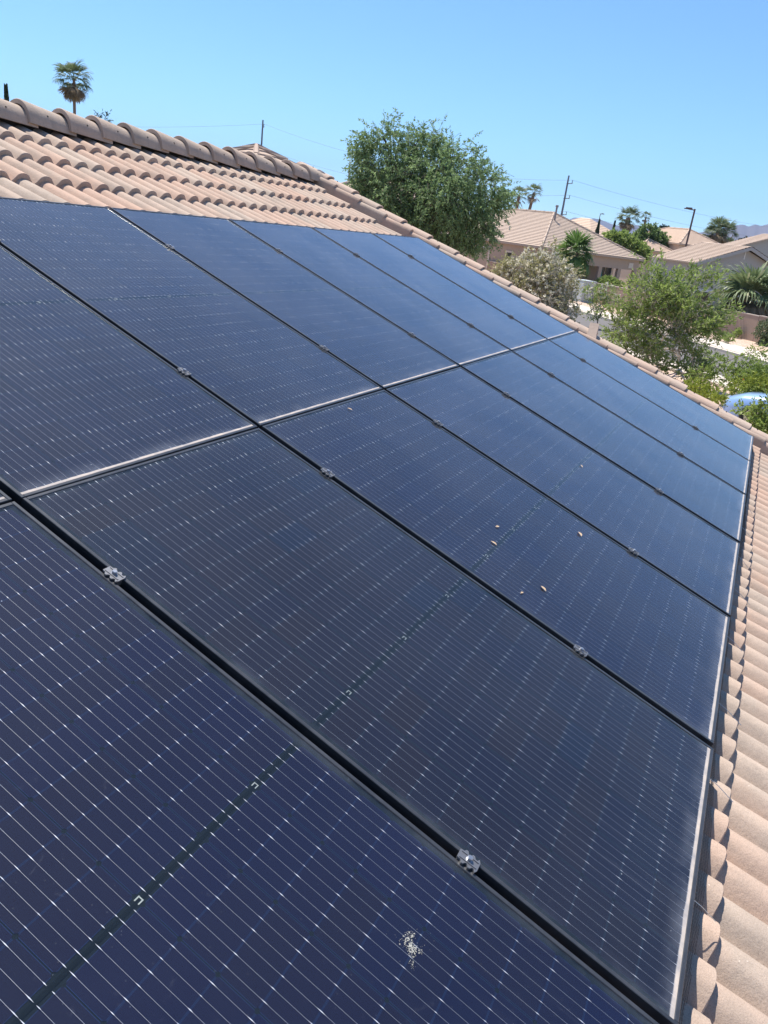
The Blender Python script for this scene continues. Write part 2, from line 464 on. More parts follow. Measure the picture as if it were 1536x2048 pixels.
for u in caps_u:
    o = link('ridge_cap', cap_me)
    Mx = Matrix.Translation((RZ.x + random.uniform(-.004, .004), u, RZ.z - 0.139 + random.uniform(-.003, .003))) @ Matrix.Rotation(math.pi / 2, 4, 'Z') @ Matrix.Rotation(random.uniform(-.03, .03), 4, 'X') @ Matrix.Rotation(random.uniform(-.012, .012), 4, 'Y')
    hpart(o, Mx)
    nail = link('nail', hole_mesh, None, o)
# nailer board + mortar at the ridge end
hpart(MB().box(RZ.x - 0.03, RZ.x + 0.03, U0, caps_u[-1] + 0.30, RZ.z - 0.25, RZ.z - 0.06).build('ridge_board', M['felt']), Matrix.Identity(4))  # board coloured dark so the gaps under the caps look shaded
V, F = arc_piece(0.07, 0.112, 0.106, 0.10, -84, 84)
mo = MB().add(V, F)
for i, p in enumerate(mo.v):
    mo.v[i] = (p[0] + random.uniform(-.006, .006), p[1] + random.uniform(-.004, .004), p[2] + random.uniform(-.004, .004))
hpart(mo.build('end_mortar', M['mortar']), Matrix.Translation((RZ.x, caps_u[-1] + 0.345, RZ.z - 0.135)) @ Matrix.Rotation(math.pi / 2, 4, 'Z'))

# rake tiles: rounded L-section pieces stepping down the gable edge
def rake_mesh():
    prof = [(0.095, -0.060), (0.098, -0.012), (0.112, 0.012), (0.140, 0.026), (0.185, 0.032), (0.235, 0.030), (0.268, 0.018), (0.283, -0.006), (0.287, -0.17)]
    inn = [(0.113, -0.060), (0.115, -0.016), (0.125, -0.002), (0.145, 0.009), (0.185, 0.014), (0.230, 0.012), (0.255, 0.002), (0.266, -0.016), (0.269, -0.17)]
    V = []; n = len(prof)
    for (v, dz, P) in ((0.0, 0.0, prof), (0.425, -0.030, prof), (0.0, 0.0, inn), (0.425, -0.030, inn)):
        V += [(u, v + (0.012 if (P is prof and abs(u - 0.19) > 0.08) else 0), z + dz) for u, z in P]
    F = []
    for k in range(n - 1):
        F += [(k, k+1, n+k+1, n+k), (2*n+k+1, 2*n+k, 3*n+k, 3*n+k+1), (k+1, k, 2*n+k, 2*n+k+1)]
    F += [(0, n, 3*n, 2*n), (n-1, 3*n-1, 4*n-1, 2*n-1)]
    F = [tuple(reversed(f)) for f in F]
    me = bpy.data.meshes.new('rake_tile'); me.from_pydata(V, [], F); me.update(); me.materials.append(M['cap2'])
    me.polygons.foreach_set('use_smooth', [True] * len(F)); me.set_sharp_from_angle(angle=math.radians(38))
    return me
M['cap2'] = tile_material('rake_tile', (0.47, 0.365, 0.29), (0.49, 0.355, 0.275), (0.36, 0.29, 0.24))
rk = rake_mesh()
nl = MB().tube([(0.19, 0.26, 0.003), (0.19, 0.26, 0.021)], 0.006, 6)
nlm = bpy.data.meshes.new('nail'); nlm.from_pydata(nl.v, [], nl.f); nlm.materials.append(M['hole'])
for j in range(-3, 15):
    v = 2.457 - 0.17 - EXPO * j
    if v < EAVE_V - 0.05: continue
    o = hpart(link('rake_tile', rk), roof(.285 + random.uniform(-.004, .004), v + random.uniform(-.01, .01), -.026 + random.uniform(-.003, .004)) @ Matrix.Rotation(random.uniform(-.008, .008), 4, 'Z'))
    link('nail', nlm, None, o)

# hollow square tile stub in the rake line, leaned back to catch the sun
vs = MB()
for (a, b) in ((-.052, .052),):
    t_ = 0.012
    vs.box(-.045, .045, -.045, -.045 + t_, 0, .15); vs.box(-.045, .045, .045 - t_, .045, 0, .15)
    vs.box(-.045, -.045 + t_, -.045 + t_, .045 - t_, 0, .15); vs.box(.045 - t_, .045, -.045 + t_, .045 - t_, 0, .15)
    vs.box(-.05, .05, -.05, .05, -.12, -.001)
o = vs.build('tile_stub', M['cap2'])
o.matrix_world = Matrix.Translation(rp(0.40, -0.10, -0.05)) @ Matrix.Rotation(0.12, 4, 'Z') @ Matrix.Rotation(-0.72, 4, 'X')
tag(o, 'short square tan tile stub leaning up from the gable edge of the roof', 'roof tile')

# ------------------------------------------------------------------ solar modules
def module_meshes():
    D = {}
    w, l, fw = PW / 2, PL / 2, 0.0105
    def mk(name, mb_, mat):
        me = bpy.data.meshes.new(name); me.from_pydata(mb_.v, [], mb_.f); me.update(); me.materials.append(M[mat]); D[name] = me
    for nm, bxs in (('frame_long', (fw, PL)), ('frame_short', (PW - 2 * fw, fw))):
        a, b = bxs[0] / 2, bxs[1] / 2; c = 0.0012
        m_ = MB()
        zs = ((-a, a, -b, b, -PT), (-a, a, -b, b, -c), (-a + c, a - c, -b + c, b - c, 0.0))
        for (p, q, r_, s_, z) in zs: m_.v += [(p, r_, z), (q, r_, z), (q, s_, z), (p, s_, z)]
        m_.f = [(3, 2, 1, 0), (8, 9, 10, 11)]
        for lv in (0, 4):
            for k in range(4): m_.f.append((lv + k, lv + (k + 1) % 4, lv + 4 + (k + 1) % 4, lv + 4 + k))
        mk(nm, m_, 'frame')
    mk('backsheet', MB().add([(-w + fw, -l + fw, -.0060), (w - fw, -l + fw, -.0060), (w - fw, l - fw, -.0060), (-w + fw, l - fw, -.0060)], [(0, 1, 2, 3)]), 'backsheet')
    mk('glass', MB().add([(-w + fw - .001, -l + fw - .001, -.0022), (w - fw + .001, -l + fw - .001, -.0022), (w - fw + .001, l - fw + .001, -.0022), (-w + fw - .001, l - fw + .001, -.0022)], [(0, 1, 2, 3)]), 'glass')
    cw, ch, c = CU / 2 - 0.0011, CV / 2 - 0.0003, 0.0048
    mk('cell', MB().add([(-cw + c, -ch, 0), (cw - c, -ch, 0), (cw, -ch + c, 0), (cw, ch - c, 0), (cw - c, ch, 0), (-cw + c, ch, 0), (-cw, ch - c, 0), (-cw, -ch + c, 0)], [tuple(range(8))]), 'cell')
    mk('ribbon', MB().add([(-3 * CU + .01, -.0035, -.0048), (3 * CU - .01, -.0035, -.0048), (3 * CU - .01, .0035, -.0048), (-3 * CU + .01, .0035, -.0048)], [(0, 1, 2, 3)]), 'ribbon')
    jm = MB()
    for q in (-1, 1): jm.add([(-.006, q * .0045 - .0012, 0), (.006, q * .0045 - .0012, 0), (.006, q * .0045 + .0012, 0), (-.006, q * .0045 + .0012, 0)], [(0, 1, 2, 3)])
    jm.add([(.0036, -.0032, 0), (.0058, -.0032, 0), (.0058, .0032, 0), (.0036, .0032, 0)], [(0, 1, 2, 3)])
    mk('jumper', jm, 'jumper')
    wm_, pm_ = MB(), MB()
    wr = 0.00023
    half0, half1 = 0.0095, 0.0095 + 11 * CV
    for i in range(6):
        for k in range(6):
            x = (i - 2.5) * CU + (k - 2.5) * 0.0262
            for s in (-1, 1):
                a, b = sorted((s * (half0 - .003), s * (half1 + .006)))
                wm_.add([(x - wr, a, -.0036), (x + wr, a, -.0036), (x + wr, b, -.0036), (x - wr, b, -.0036)], [(0, 1, 2, 3)])
                for j in range(12):
                    y = s * (half0 + j * CV) + 0.0
                    hw, hl = 0.0008, 0.0085 * random.uniform(.4, 1.3)
                    yy = y + random.uniform(-.002, .002)
                    tl = random.uniform(-.00025, .00025)
                    pm_.add([(x, yy - hl, -.0033), (x + hw, yy, -.0032 + tl), (x, yy + hl, -.0033), (x - hw, yy, -.0032 - tl)], [(0, 1, 2, 3)])
    mk('busbar_wires', wm_, 'wire'); mk('wire_glints', pm_, 'glint')
    return D
PM = module_meshes()
def module():
    e0 = bpy.data.objects.new('solar_panel', None); e0.empty_display_size = 0.1; col.objects.link(e0)
    for s in (-1, 1):
        o = link('frame_rail', PM['frame_long'], None, e0); o.location = (s * (PW / 2 - .00525), 0, 0)
        o = link('frame_rail', PM['frame_short'], None, e0); o.location = (0, s * (PL / 2 - .00525), 0)
    lam = link('laminate', PM['backsheet'], None, e0)
    link('glass', PM['glass'], None, e0)
    o = link('centre_ribbon', PM['ribbon'], None, lam)
    for k in (-1, 0, 1):
        o = link('jumper', PM['jumper'], None, lam); o.location = (k * 2 * CU, 0, -.0040)
    o = link('busbar_wires', PM['busbar_wires'], None, lam); o['kind'] = 'stuff'
    o = link('wire_glints', PM['wire_glints'], None, lam); o['kind'] = 'stuff'
    for i in range(6):
        for j in range(22):
            s = 1 if j >= 11 else -1; jj = j - 11 if j >= 11 else 10 - j
            o = link('cell', PM['cell'], None, lam)
            o.location = ((i - 2.5) * CU, s * (0.0095 + (jj + .5) * CV), -.0052)
    return e0
PU = 1.065
ORD = ['nearest the gable edge', 'second from the gable edge', 'third from the gable edge', 'fourth from the gable edge', 'fifth from the gable edge', 'sixth from the gable edge', 'seventh from the gable edge']
first = None
for row, vc in (('lower', -0.003 - PL / 2), ('upper', 0.003 + PL / 2)):
    for j in range(7):
        o = module() if first is None else copy_tree(first)
        first = first or o
        o.matrix_world = roof(-PU * (j + .5) + random.uniform(-.0015, .0015), vc + random.uniform(-.0015, .0015), random.uniform(-.002, .001)) @ Matrix.Rotation(random.uniform(-.0012, .0012), 4, 'Z') @ Matrix.Rotation(random.uniform(-.002, .002), 4, 'Y')
        tint = {('lower', 5): (1.55, 1.25, 0.72), ('lower', 4): (1.25, 1.05, 0.92), ('upper', 5): (1.2, 1.1, 0.9), ('upper', 4): (1.3, 1.12, 0.85), ('lower', 6): (0.95, 1.0, 1.08)}.get((row, j), (1.1 + random.uniform(-.1, .15), 1.05, 1.0 + random.uniform(-.15, .05)))
        for ch in o.children:
            for g_ in ch.children: g_.color = (*tint, 1)
        tag(o, 'dark blue solar panel, %s row, %s' % (row, ORD[j]), 'solar panel', 'solar panels on the roof slope')
# rails under the modules
RV = [-1.385, -0.330, 0.372, 1.434]
for v, wd in zip(RV, ('lowest', 'second lowest', 'second highest', 'highest')):
    o = MB().box(-7.6, -0.03, -.02, .02, -.098, -PT - .0045).build('mounting_rail', M['rail'])
    o.matrix_world = roof(0, v, 0)
    tag(o, 'black mounting rail under the solar panels, %s of the four' % wd, 'mounting rail', 'rails under the panels')
# mid clamps in the gaps
def clamp_proto():
    e0 = bpy.data.objects.new('mid_clamp', None); e0.empty_display_size = .03; col.objects.link(e0)
    m_ = MB(); n = 13; hw = []
    L = 0.050
    pts_t = []; 
    for s in (-1, 1):
        for k in range(n):
            y = (k / (n - 1) - .5) * L
            w_ = 0.0155 + (0.0036 if k % 4 in (0, 1) else -0.0028)
            if k in (0, n - 1): w_ = 0.0115
            pts_t.append((s * w_, y))
    up = [(x, y, .0065) for x, y in pts_t]; lo = [(x, y, .0012) for x, y in pts_t]
    F = []
    for k in range(n - 1):
        F += [(k, n + k, n + k + 1, k + 1)]                      # top
        F += [(k, k + 1, 2*n + k + 1, 2*n + k), (n + k + 1, n + k, 3*n + k, 3*n + k + 1)]
        F += [(2*n + k + 1, 3*n + k + 1, 3*n + k, 2*n + k)]
    F += [(0, 2*n, 3*n, n), (n-1, 2*n-1, 4*n-1, 3*n-1)]
    m_.add(up + lo, F)
    m_.box(-.0100, -.0072, -.021, .021, .0064, .0084); m_.box(.0072, .0100, -.021, .021, .0064, .0084)
    m_.build('clamp_plate', M['galv'], e0)
    m_ = MB(); m_.tube([(0, 0, .0064), (0, 0, .0080)], .0078, 14); m_.tube([(0, 0, .0080), (0, 0, .0145), (0, 0, .0156)], [.0066, .0066, .0055], 6)
    m_.build('bolt_head', M['bolt'], e0)
    MB().tube([(0, 0, -.05), (0, 0, .0063)], .004, 6).build('bolt_shank', M['bolt'], e0)
    MB().box(-.0085, .0085, -.022, .022, -.016, .0011).build('clamp_body', M['galv'], e0)
    return e0
cp = None
GORD = ['first', 'second', 'third', 'fourth', 'fifth', 'sixth']
VORD = ['lowest of four', 'second from the bottom', 'third from the bottom', 'topmost of four']
for g in range(1, 7):
    for k, v in enumerate(RV):
        if g == 6 and k == 3: continue
        o = clamp_proto() if cp is None else copy_tree(cp); cp = cp or o
        o.matrix_world = roof(-PU * g + random.uniform(-.001, .001), v + random.uniform(-.012, .012), 0.0) @ Matrix.Rotation(random.uniform(-.05, .05), 4, 'Z')
        tag(o, 'silver clamp, %s panel gap from the gable edge, %s' % (GORD[g - 1], VORD[k]), 'panel clamp', 'clamps in the gaps between panels')

# bird-proofing mesh along the lower edge
bm = MB()
def mesh_pt(u, t):
    """t 0 at the frame, 1 at the lower edge lying on the tiles"""
    cr = math.cos((u - crest0) / BP * 2 * math.pi)
    lift = 0.010 * math.sin(u * 1.9) + 0.006 * math.sin(u * 4.3 + 1)
    v = -1.8838 - t * (0.050 + lift) - 0.012 * t * t
    n_ = -0.028 - t * 0.072
    return (u, v, n_)
NU = 560
us = [-7.45 + 7.43 * k / NU for k in range(NU + 1)]
wr_ = 0.00050
for k, u in enumerate(us):
    pts = [mesh_pt(u, q / 5) for q in range(6)]
    bm.tube(pts, wr_, 3, False)
for q in range(8):
    pts = [mesh_pt(u, q / 7) for u in us[::2]]
    bm.tube(pts, wr_, 3, False)
o = bm.build('bird_mesh', M['wiremesh']); o.matrix_world = ROOF
tag(o, 'dark wire bird mesh tucked under the lower edge of the panel row', 'wire mesh')
CL = ['first', 'second', 'third', 'fourth', 'fifth', 'sixth', 'seventh', 'eighth', 'ninth', 'tenth', 'eleventh', 'twelfth', 'thirteenth']
for k in range(13):
    u = -7.1 + k * 0.545 + random.uniform(-.05, .05)
    m_ = MB(); dv = random.uniform(.085, .125); du = random.uniform(-.02, .02)
    m_.tube([(u, -1.870, -.034), (u, -1.886, -.036), (u + du * .4, -1.886 - dv * .45, -.044), (u + du, -1.886 - dv, -.062)], .0011, 5)
    o = m_.build('mesh_clip', M['clipwire']); o.matrix_world = ROOF
    tag(o, 'thin shiny wire clip under the lower panel edge, %s from the gable corner' % CL[12 - k], 'wire clip', 'wire clips along the lower panel edge')

# ------------------------------------------------------------------ bits lying on the glass
M['dry_leaf'] = plain('dry_leaf', (0.40, 0.29, 0.19), 0.8, 0, 0.5, 160)
M['dropping'] = plain('dropping', (0.36, 0.35, 0.31), 0.95, 0, 0.5, 260)
def on_panel(px, py, n=0.0):
    d = ROOF.to_3x3().inverted() @ ray(px, py); c = ROOF.inverted() @ CAM_C
    t_ = (n - c.z) / d.z
    return c.x + d.x * t_, c.y + d.y * t_
LEAF = [(700, 818, .022, 'lone dry leaf on the panel below the seam, near the third gap'), (1160, 1068, .034, 'curled dry leaf lying nearest the fourth panel gap'),
        (1087, 1177, .028, 'oval pale dry leaf on the fifth panel from the gable edge'), (1044, 1185, .018, 'broken dry leaf crumb left of the oval leaf'),
        (995, 1053, .022, 'ring-shaped dry leaf above the centre ribbon of the sixth panel'), (988, 1086, .026, 'crumpled dry leaf on the centre ribbon of the sixth panel'),
        (1163, 932, .024, 'dry leaf on the fourth lower panel, beside the centre ribbon')]
for (px, py, L, lab) in LEAF:
    L *= 1.1
    u, v = on_panel(px, py)
    m_ = MB(); n = 7
    for i in range(n):
        a = i / (n - 1); w_ = L * .22 * math.sin(math.pi * min(.97, max(.04, a))) 
        z = L * .07 * math.sin(a * 2.6) + random.uniform(0, .001)
        y = (a - .5) * L
        m_.v += [(-w_, y, z + w_ * .28), (0, y, z), (w_, y, z + w_ * .22)]
    for i in range(n - 1):
        b = 3 * i; m_.f += [(b, b + 1, b + 4, b + 3), (b + 1, b + 2, b + 5, b + 4)]
    o = m_.build('dry_leaf', M['dry_leaf']); o.matrix_world = roof(u, v, -.0015) @ Matrix.Rotation(random.uniform(0, 6), 4, 'Z')
    tag(o, lab, 'leaf', 'dry leaves on the panels')
# bird dropping on the nearest lower panel: many little crusty flakes
u0, v0 = on_panel(826, 1884)
m_ = MB(); rr = random.Random(3)
def flake(x, y, s, h):
    w_ = rr.uniform(0, 3); n_ = 7
    ring = [(x + s * rr.uniform(.6, 1.1) * math.cos(w_ + 6.283 * b / n_), y + s * rr.uniform(.6, 1.1) * math.sin(w_ + 6.283 * b / n_), -.0021) for b in range(n_)]
    m_.add(ring + [(x, y, -.0021 + h)], [(b, (b + 1) % n_, n_) for b in range(n_)])
for k in range(110):                                  # caked crescent
    a = 0.2 + 4.6 * k / 110; r_ = .0135 + rr.gauss(0, .0042)
    flake(u0 + r_ * math.cos(a), v0 + r_ * math.sin(a) * 1.1, rr.uniform(.0005, .0018), rr.uniform(.0003, .0007))
for k in range(70):                                   # smear running down the slope
    q = rr.random() ** 1.4; flake(u0 - .042 * q - .006 + rr.gauss(0, .003), v0 - .024 * q + rr.gauss(0, .0032), rr.uniform(.0005, .0018) * (1.2 - q), .0005)
for k in range(60): flake(u0 + rr.gauss(0, .018), v0 + rr.gauss(0, .018), rr.uniform(.0003, .0008), .0003)
o = m_.build('bird_dropping', M['dropping']); o.matrix_world = ROOF
tag(o, 'white crusty bird dropping splashed on the nearest lower panel', 'bird dropping')

#@@BACKGROUND
# ================================================================== ground, street, far land
def m_ground():
    t = NT('desert_ground'); co = t.obj()
    a = t.noise(co, 0.012, 6, 0.6); b = t.noise(co, 0.6, 5, 0.6)
    c = t.mix(t.ramp(a, [(0.42, (0, 0, 0)), (0.62, (1, 1, 1))]), (0.40, 0.30, 0.22), (0.16, 0.17, 0.09))
    c = t.mix(0.35, c, t.ramp(b, [(0.3, (0.55, 0.5, 0.45)), (0.7, (1.1, 1.1, 1.1))]), 'MULTIPLY')
    return t.done(t.bsdf(c, 0.95, 0, 0.1))
def m_gravel():
    t = NT('gravel'); co = t.obj()
    v = t.n('TexVoronoi', i_Scale=16.0); t.l(co, v.inputs['Vector'])
    c = t.mix(0.75, (0.52, 0.38, 0.29), t.ramp(t.math('MULTIPLY', v.outputs['Color'], 1.0), [(0.0, (0.24, 0.17, 0.13)), (0.5, (0.55, 0.40, 0.31)), (1.0, (0.72, 0.58, 0.48))]))
    return t.done(t.bsdf(c, 0.95, 0, 0.1, v.outputs['Distance'], 0.05, 0.9))
def m_asphalt():
    t = NT('asphalt'); co = t.obj()
    c = t.mix(t.noise(co, 0.7, 6, 0.65), (0.125, 0.115, 0.112), (0.165, 0.152, 0.147))
    c = t.mix(0.4, c, t.ramp(t.noise(co, 90, 3), [(0.3, (0.6, 0.6, 0.6)), (0.7, (1.25, 1.25, 1.25))]), 'MULTIPLY')
    return t.done(t.bsdf(c, 0.9, 0, 0.2))
def m_concrete():
    t = NT('sidewalk_concrete'); co = t.obj()
    c = t.mix(t.noise(co, 1.3, 6, 0.65), (0.50, 0.43, 0.36), (0.62, 0.54, 0.46))
    return t.done(t.bsdf(c, 0.9, 0, 0.2))
def m_block():
    t = NT('block_wall_paint'); co = t.obj()
    c = t.mix(t.noise(co, 1.2, 6, 0.7), (0.33, 0.235, 0.18), (0.41, 0.30, 0.235))
    c = t.mix(0.4, c, t.ramp(t.noise(co, 30, 3), [(0.3, (0.8, 0.8, 0.8)), (0.7, (1.1, 1.1, 1.1))]), 'MULTIPLY')
    return t.done(t.bsdf(c, 0.95, 0, 0.15, t.noise(co, 40, 3), 0.01, 0.5))
M['ground'] = m_ground(); M['gravel'] = m_gravel(); M['asphalt'] = m_asphalt(); M['concrete'] = m_concrete(); M['block'] = m_block()

gm = MB()
Rg = 9500
gm.add([(-Rg, -Rg, 0), (Rg, -Rg, 0), (Rg, Rg, 0), (-Rg, Rg, 0)], [(0, 1, 2, 3)])
tag(gm.build('ground', M['ground']), kind='structure')
def strip(name, mat, q0, q1, z0, z1, s0=-45, s1=110):
    m_ = MB(); a = [st(s0, q0), st(s1, q0), st(s1, q1), st(s0, q1)]
    vs = [(p.x, p.y, z1) for p in a] + [(p.x, p.y, z0) for p in a]
    m_.add(vs, [(3, 2, 1, 0), (0, 1, 5, 4), (1, 2, 6, 5), (2, 3, 7, 6), (3, 0, 4, 7)])
    return tag(m_.build(name, mat), kind='structure')
strip('gravel_yard', M['gravel'], 3.5, 19.6, -0.05, 0.05)
strip('near_sidewalk', M['concrete'], 19.6, 21.0, -0.05, 0.14)
strip('near_kerb', M['concrete'], 21.004, 21.35, -0.05, 0.12)
strip('street', M['asphalt'], 21.354, 28.0, -0.05, 0.004)
strip('far_kerb', M['concrete'], 28.004, 28.35, -0.05, 0.12)
swk = bpy.data.objects.new('far_sidewalk', None); col.objects.link(swk); tag(swk, kind='structure')
for k in range(60):                       # concrete slabs with score joints
    s0 = -20 + k * 1.55
    m_ = MB(); a = [st(s0, 28.354), st(s0 + 1.535, 28.354), st(s0 + 1.535, 30.7), st(s0, 30.7)]
    z1 = 0.14 + random.uniform(-.004, .004)
    vs = [(p.x, p.y, z1) for p in a] + [(p.x, p.y, 0.0) for p in a]
    m_.add(vs, [(3, 2, 1, 0), (0, 1, 5, 4), (1, 2, 6, 5), (2, 3, 7, 6), (3, 0, 4, 7)])
    m_.build('slab', M['concrete'], swk)
strip('gravel_verge', M['gravel'], 30.72, 34.6, -0.05, 0.10)

# block wall along the far side of the street: panels between pilasters, capped
QW = 34.5
wall = empty('block_wall', st(10, QW), 'long tan block wall along the far side of the street', 'wall')
def wpart(name, s0, s1, q0, q1, z0, z1, mat=M['block']):
    m_ = MB(); a = [st(s0, q0) - wall.location, st(s1, q0) - wall.location, st(s1, q1) - wall.location, st(s0, q1) - wall.location]
    vs = [(p.x, p.y, z1) for p in a] + [(p.x, p.y, z0) for p in a]
    m_.add(vs, [(3, 2, 1, 0), (0, 1, 5, 4), (1, 2, 6, 5), (2, 3, 7, 6), (3, 0, 4, 7)])
    return m_.build(name, mat, wall)
M['walltop'] = plain('wall_cap', (0.50, 0.41, 0.34), 0.95, 0, 0.1)
for k in range(26):
    s0 = -14 + k * 3.9
    hz = 1.50 + (0.0 if k % 2 else 0.03)
    wpart('wall_panel', s0 + 0.012, s0 + 3.888, QW, QW + 0.15, 0.0, hz)
    wpart('wall_coping', s0 + 0.002, s0 + 3.898, QW - 0.02, QW + 0.17, hz, hz + 0.05, M['walltop'])
# second wall between the lots, running back from the street
lw = empty('side_block_wall', st(10.5, QW + 9), 'tan block wall between the two lots, behind the leafy green tree', 'wall')
m_ = MB()
for k in range(4):
    a = [st(10.5, QW + .2 + k * 4.5) - lw.location, st(10.7, QW + .2 + k * 4.5) - lw.location, st(10.7, QW + 4.68 + k * 4.5) - lw.location, st(10.5, QW + 4.68 + k * 4.5) - lw.location]
    mm = MB().add([(p.x, p.y, 2.0) for p in a] + [(p.x, p.y, 0) for p in a], [(0, 1, 2, 3), (4, 5, 1, 0), (5, 6, 2, 1), (6, 7, 3, 2), (7, 4, 0, 3)])
    mm.build('wall_panel', M['block'], lw)

# ------------------------------------------------------------------ houses
def roof_mat(name, a, b):
    t = NT(name); co = t.obj()
    c = t.mix(t.noise(co, 3.0, 5, 0.7), a, b)
    c = t.mix(0.6, c, t.ramp(t.noise(co, 9.0, 3), [(0.3, (0.78, 0.76, 0.74)), (0.7, (1.12, 1.1, 1.08))]), 'MULTIPLY')
    w = t.n('TexWave', wave_type='BANDS', bands_direction='DIAGONAL', i_Scale=3.0, i_Distortion=0.0); t.l(co, w.inputs['Vector'])
    return t.done(t.bsdf(c, 0.92, 0, 0.2, w.outputs['Fac'], 0.03, 0.35))
M['roofA'] = roof_mat('roof_tiles_tan', (0.43, 0.335, 0.265), (0.50, 0.395, 0.32))
M['roofB'] = roof_mat('roof_tiles_peach', (0.54, 0.40, 0.30), (0.60, 0.455, 0.35))
M['roofD'] = roof_mat('roof_tiles_brown', (0.40, 0.31, 0.25), (0.48, 0.37, 0.30))
M['wallA'] = plain('stucco_taupe', (0.42, 0.32, 0.25), 0.95, 0, 0.06, 3)
M['wallB'] = plain('stucco_peach', (0.58, 0.45, 0.35), 0.95, 0, 0.06, 3)
M['wallC'] = plain('stucco_grey', (0.42, 0.39, 0.37), 0.95, 0, 0.05, 3)
M['trim'] = plain('stucco_trim', (0.62, 0.54, 0.46), 0.9, 0, 0.06, 3)
M['trimW'] = plain('white_trim', (0.72, 0.70, 0.68), 0.85, 0, 0.05, 3)
M['pane'] = NT('window_pane').done(None) if False else None
def m_pane():
    t = NT('window_pane'); return t.done(t.bsdf((0.012, 0.013, 0.016), 0.08, 0, 0.5))
M['pane'] = m_pane()
M['dark'] = plain('dark_interior', (0.02, 0.018, 0.017), 0.9)
M['teal'] = plain('teal_canvas', (0.03, 0.22, 0.24), 0.85)
M['pole'] = plain('brown_pole', (0.12, 0.075, 0.065), 0.6)
M['upole'] = plain('utility_pole_steel', (0.16, 0.17, 0.20), 0.6, 0.2)
M['cable'] = plain('cable', (0.12, 0.13, 0.15), 0.6)
M['pipe'] = plain('vent_pipe_paint', (0.26, 0.23, 0.22), 0.7)

def house_empty(name, K, ang, label):
    return empty(name, Matrix.Translation(K) @ Matrix.Rotation(ang, 4, 'Z'), label, 'house')
def hip_roof(h, x0, x1, y0, y1, ze, rise, mat, courses=22, ov=0.35, caps=True):
    """hip roof over the rectangle, stepped courses, with hip and ridge caps"""
    x0 -= ov; x1 += ov; y0 -= ov; y1 += ov
    half = min(x1 - x0, y1 - y0) / 2
    m_ = MB(); st_ = 0.055
    def rect(t_):
        i = half * t_ * 0.9995
        return [(x0 + i, y0 + i), (x1 - i, y0 + i), (x1 - i, y1 - i), (x0 + i, y1 - i)]
    prev = None
    for k in range(courses):
        t0, t1 = k / courses, (k + 1) / courses
        a, b = rect(t0), rect(t1); za, zb = ze + rise * t0 + st_, ze + rise * t1
        for s in range(4):
            p, q = a[s], a[(s + 1) % 4]; r_, w_ = b[(s + 1) % 4], b[s]
            m_.add([(*p, za), (*q, za), (*r_, zb), (*w_, zb), (*p, za - st_), (*q, za - st_)], [(0, 1, 2, 3), (4, 5, 1, 0)])
    a = rect(0)
    m_.add([(*p, ze) for p in a] + [(*p, ze - .16) for p in a], [(7, 6, 5, 4), (0, 1, 5, 4), (1, 2, 6, 5), (2, 3, 7, 6), (3, 0, 4, 7)])
    rf = m_.build('roof', mat, h)
    if caps:
        b = rect(1.0); zt = ze + rise
        lines = [((*a[s], ze + .06), (*b[s], zt + .05)) for s in range(4)]
        if abs((x1 - x0) - (y1 - y0)) > .2: lines.append(((*b[0], zt + .05), (*b[2], zt + .05)))
        for (p, q) in lines:
            p, q = Vector(p), Vector(q); N = max(2, int((q - p).length / 1.2)); cm = MB()
            for i in range(N):
                cm.tube([p.lerp(q, i / N), p.lerp(q, (i + .98) / N)], [.13, .10], 6)
            cm.build('hip_cap', mat, rf)
    return rf
def window(h, face, a, b, z0, z1, y, trim=M['trim'], mull=True, tw=0.16):
    """face 'x': lies in plane y=const facing -y and spans x in a..b ; face 'y': plane x=y facing -x, spans y in a..b"""
    def bx(p0, p1, d0, d1, q0, q1):
        return MB().box(p0, p1, y - d1, y - d0, q0, q1) if face == 'x' else MB().box(y - d1, y - d0, p0, p1, q0, q1)
    w_ = bx(a, b, 0.004, 0.02, z0, z1).build('window', M['pane'], h)
    f_ = MB()
    for (p0, p1, q0, q1) in ((a - tw, a, z0 - tw, z1 + tw), (b, b + tw, z0 - tw, z1 + tw), (a, b, z0 - tw, z0), (a, b, z1, z1 + tw)):
        bb = bx(p0, p1, -0.01, 0.06, q0, q1); f_.add(bb.v, bb.f)
    f_.build('frame', trim, w_)
    if mull: bx((a + b) / 2 - .03, (a + b) / 2 + .03, 0.015, 0.04, z0, z1).build('mullion', trim, w_)
    return w_

ANG = math.atan2(ST_N.y, ST_N.x)
# ---- house A : taupe house with a covered patio, across the street
KA = at(1084, 494, 76); zeA = KA.z
hA = house_empty('patio_house', (KA.x, KA.y, 0), ANG + math.radians(13), 'taupe stucco house with tan hip roof and covered patio across the street')
LA, WA = 13.0, 20.0
PD = 3.2                                  # depth of the covered patio behind the front beam
zw = zeA - .17
# walls: left (x=0) face, the recessed patio wall, beam over the opening, posts
def wallbox(h, x0, x1, y0, y1, z0, z1, mat, name='wall'):
    return MB().box(x0, x1, y0, y1, z0, z1).build(name, mat, h)
wallbox(hA, 0, LA, PD, WA, 0, zw, M['wallA'])
wallbox(hA, 0, 3.6, 0, PD - .005, 0, zw, M['wallA'])
wallbox(hA, 3.605, LA, 0.0, .35, zeA - 1.12, zw, M['wallA'], 'patio_beam')
for x in (7.7, 10.3, LA - .45): wallbox(hA, x, x + .42, .02, .33, 0, zeA - 1.125, M['wallA'], 'patio_post')
MB().box(3.7, LA, .36, PD - .01, zeA - .9, zeA - .8).build('patio_ceiling', M['wallA'], hA)
hip_roof(hA, 0, LA, 0, WA, zeA, 3.25, M['roofA'], 24)
window(hA, 'x', 4.3, 6.5, .3, 2.55, PD, M['trim'])
window(hA, 'x', 10.9, 12.7, .2, 2.55, PD, M['trim'])
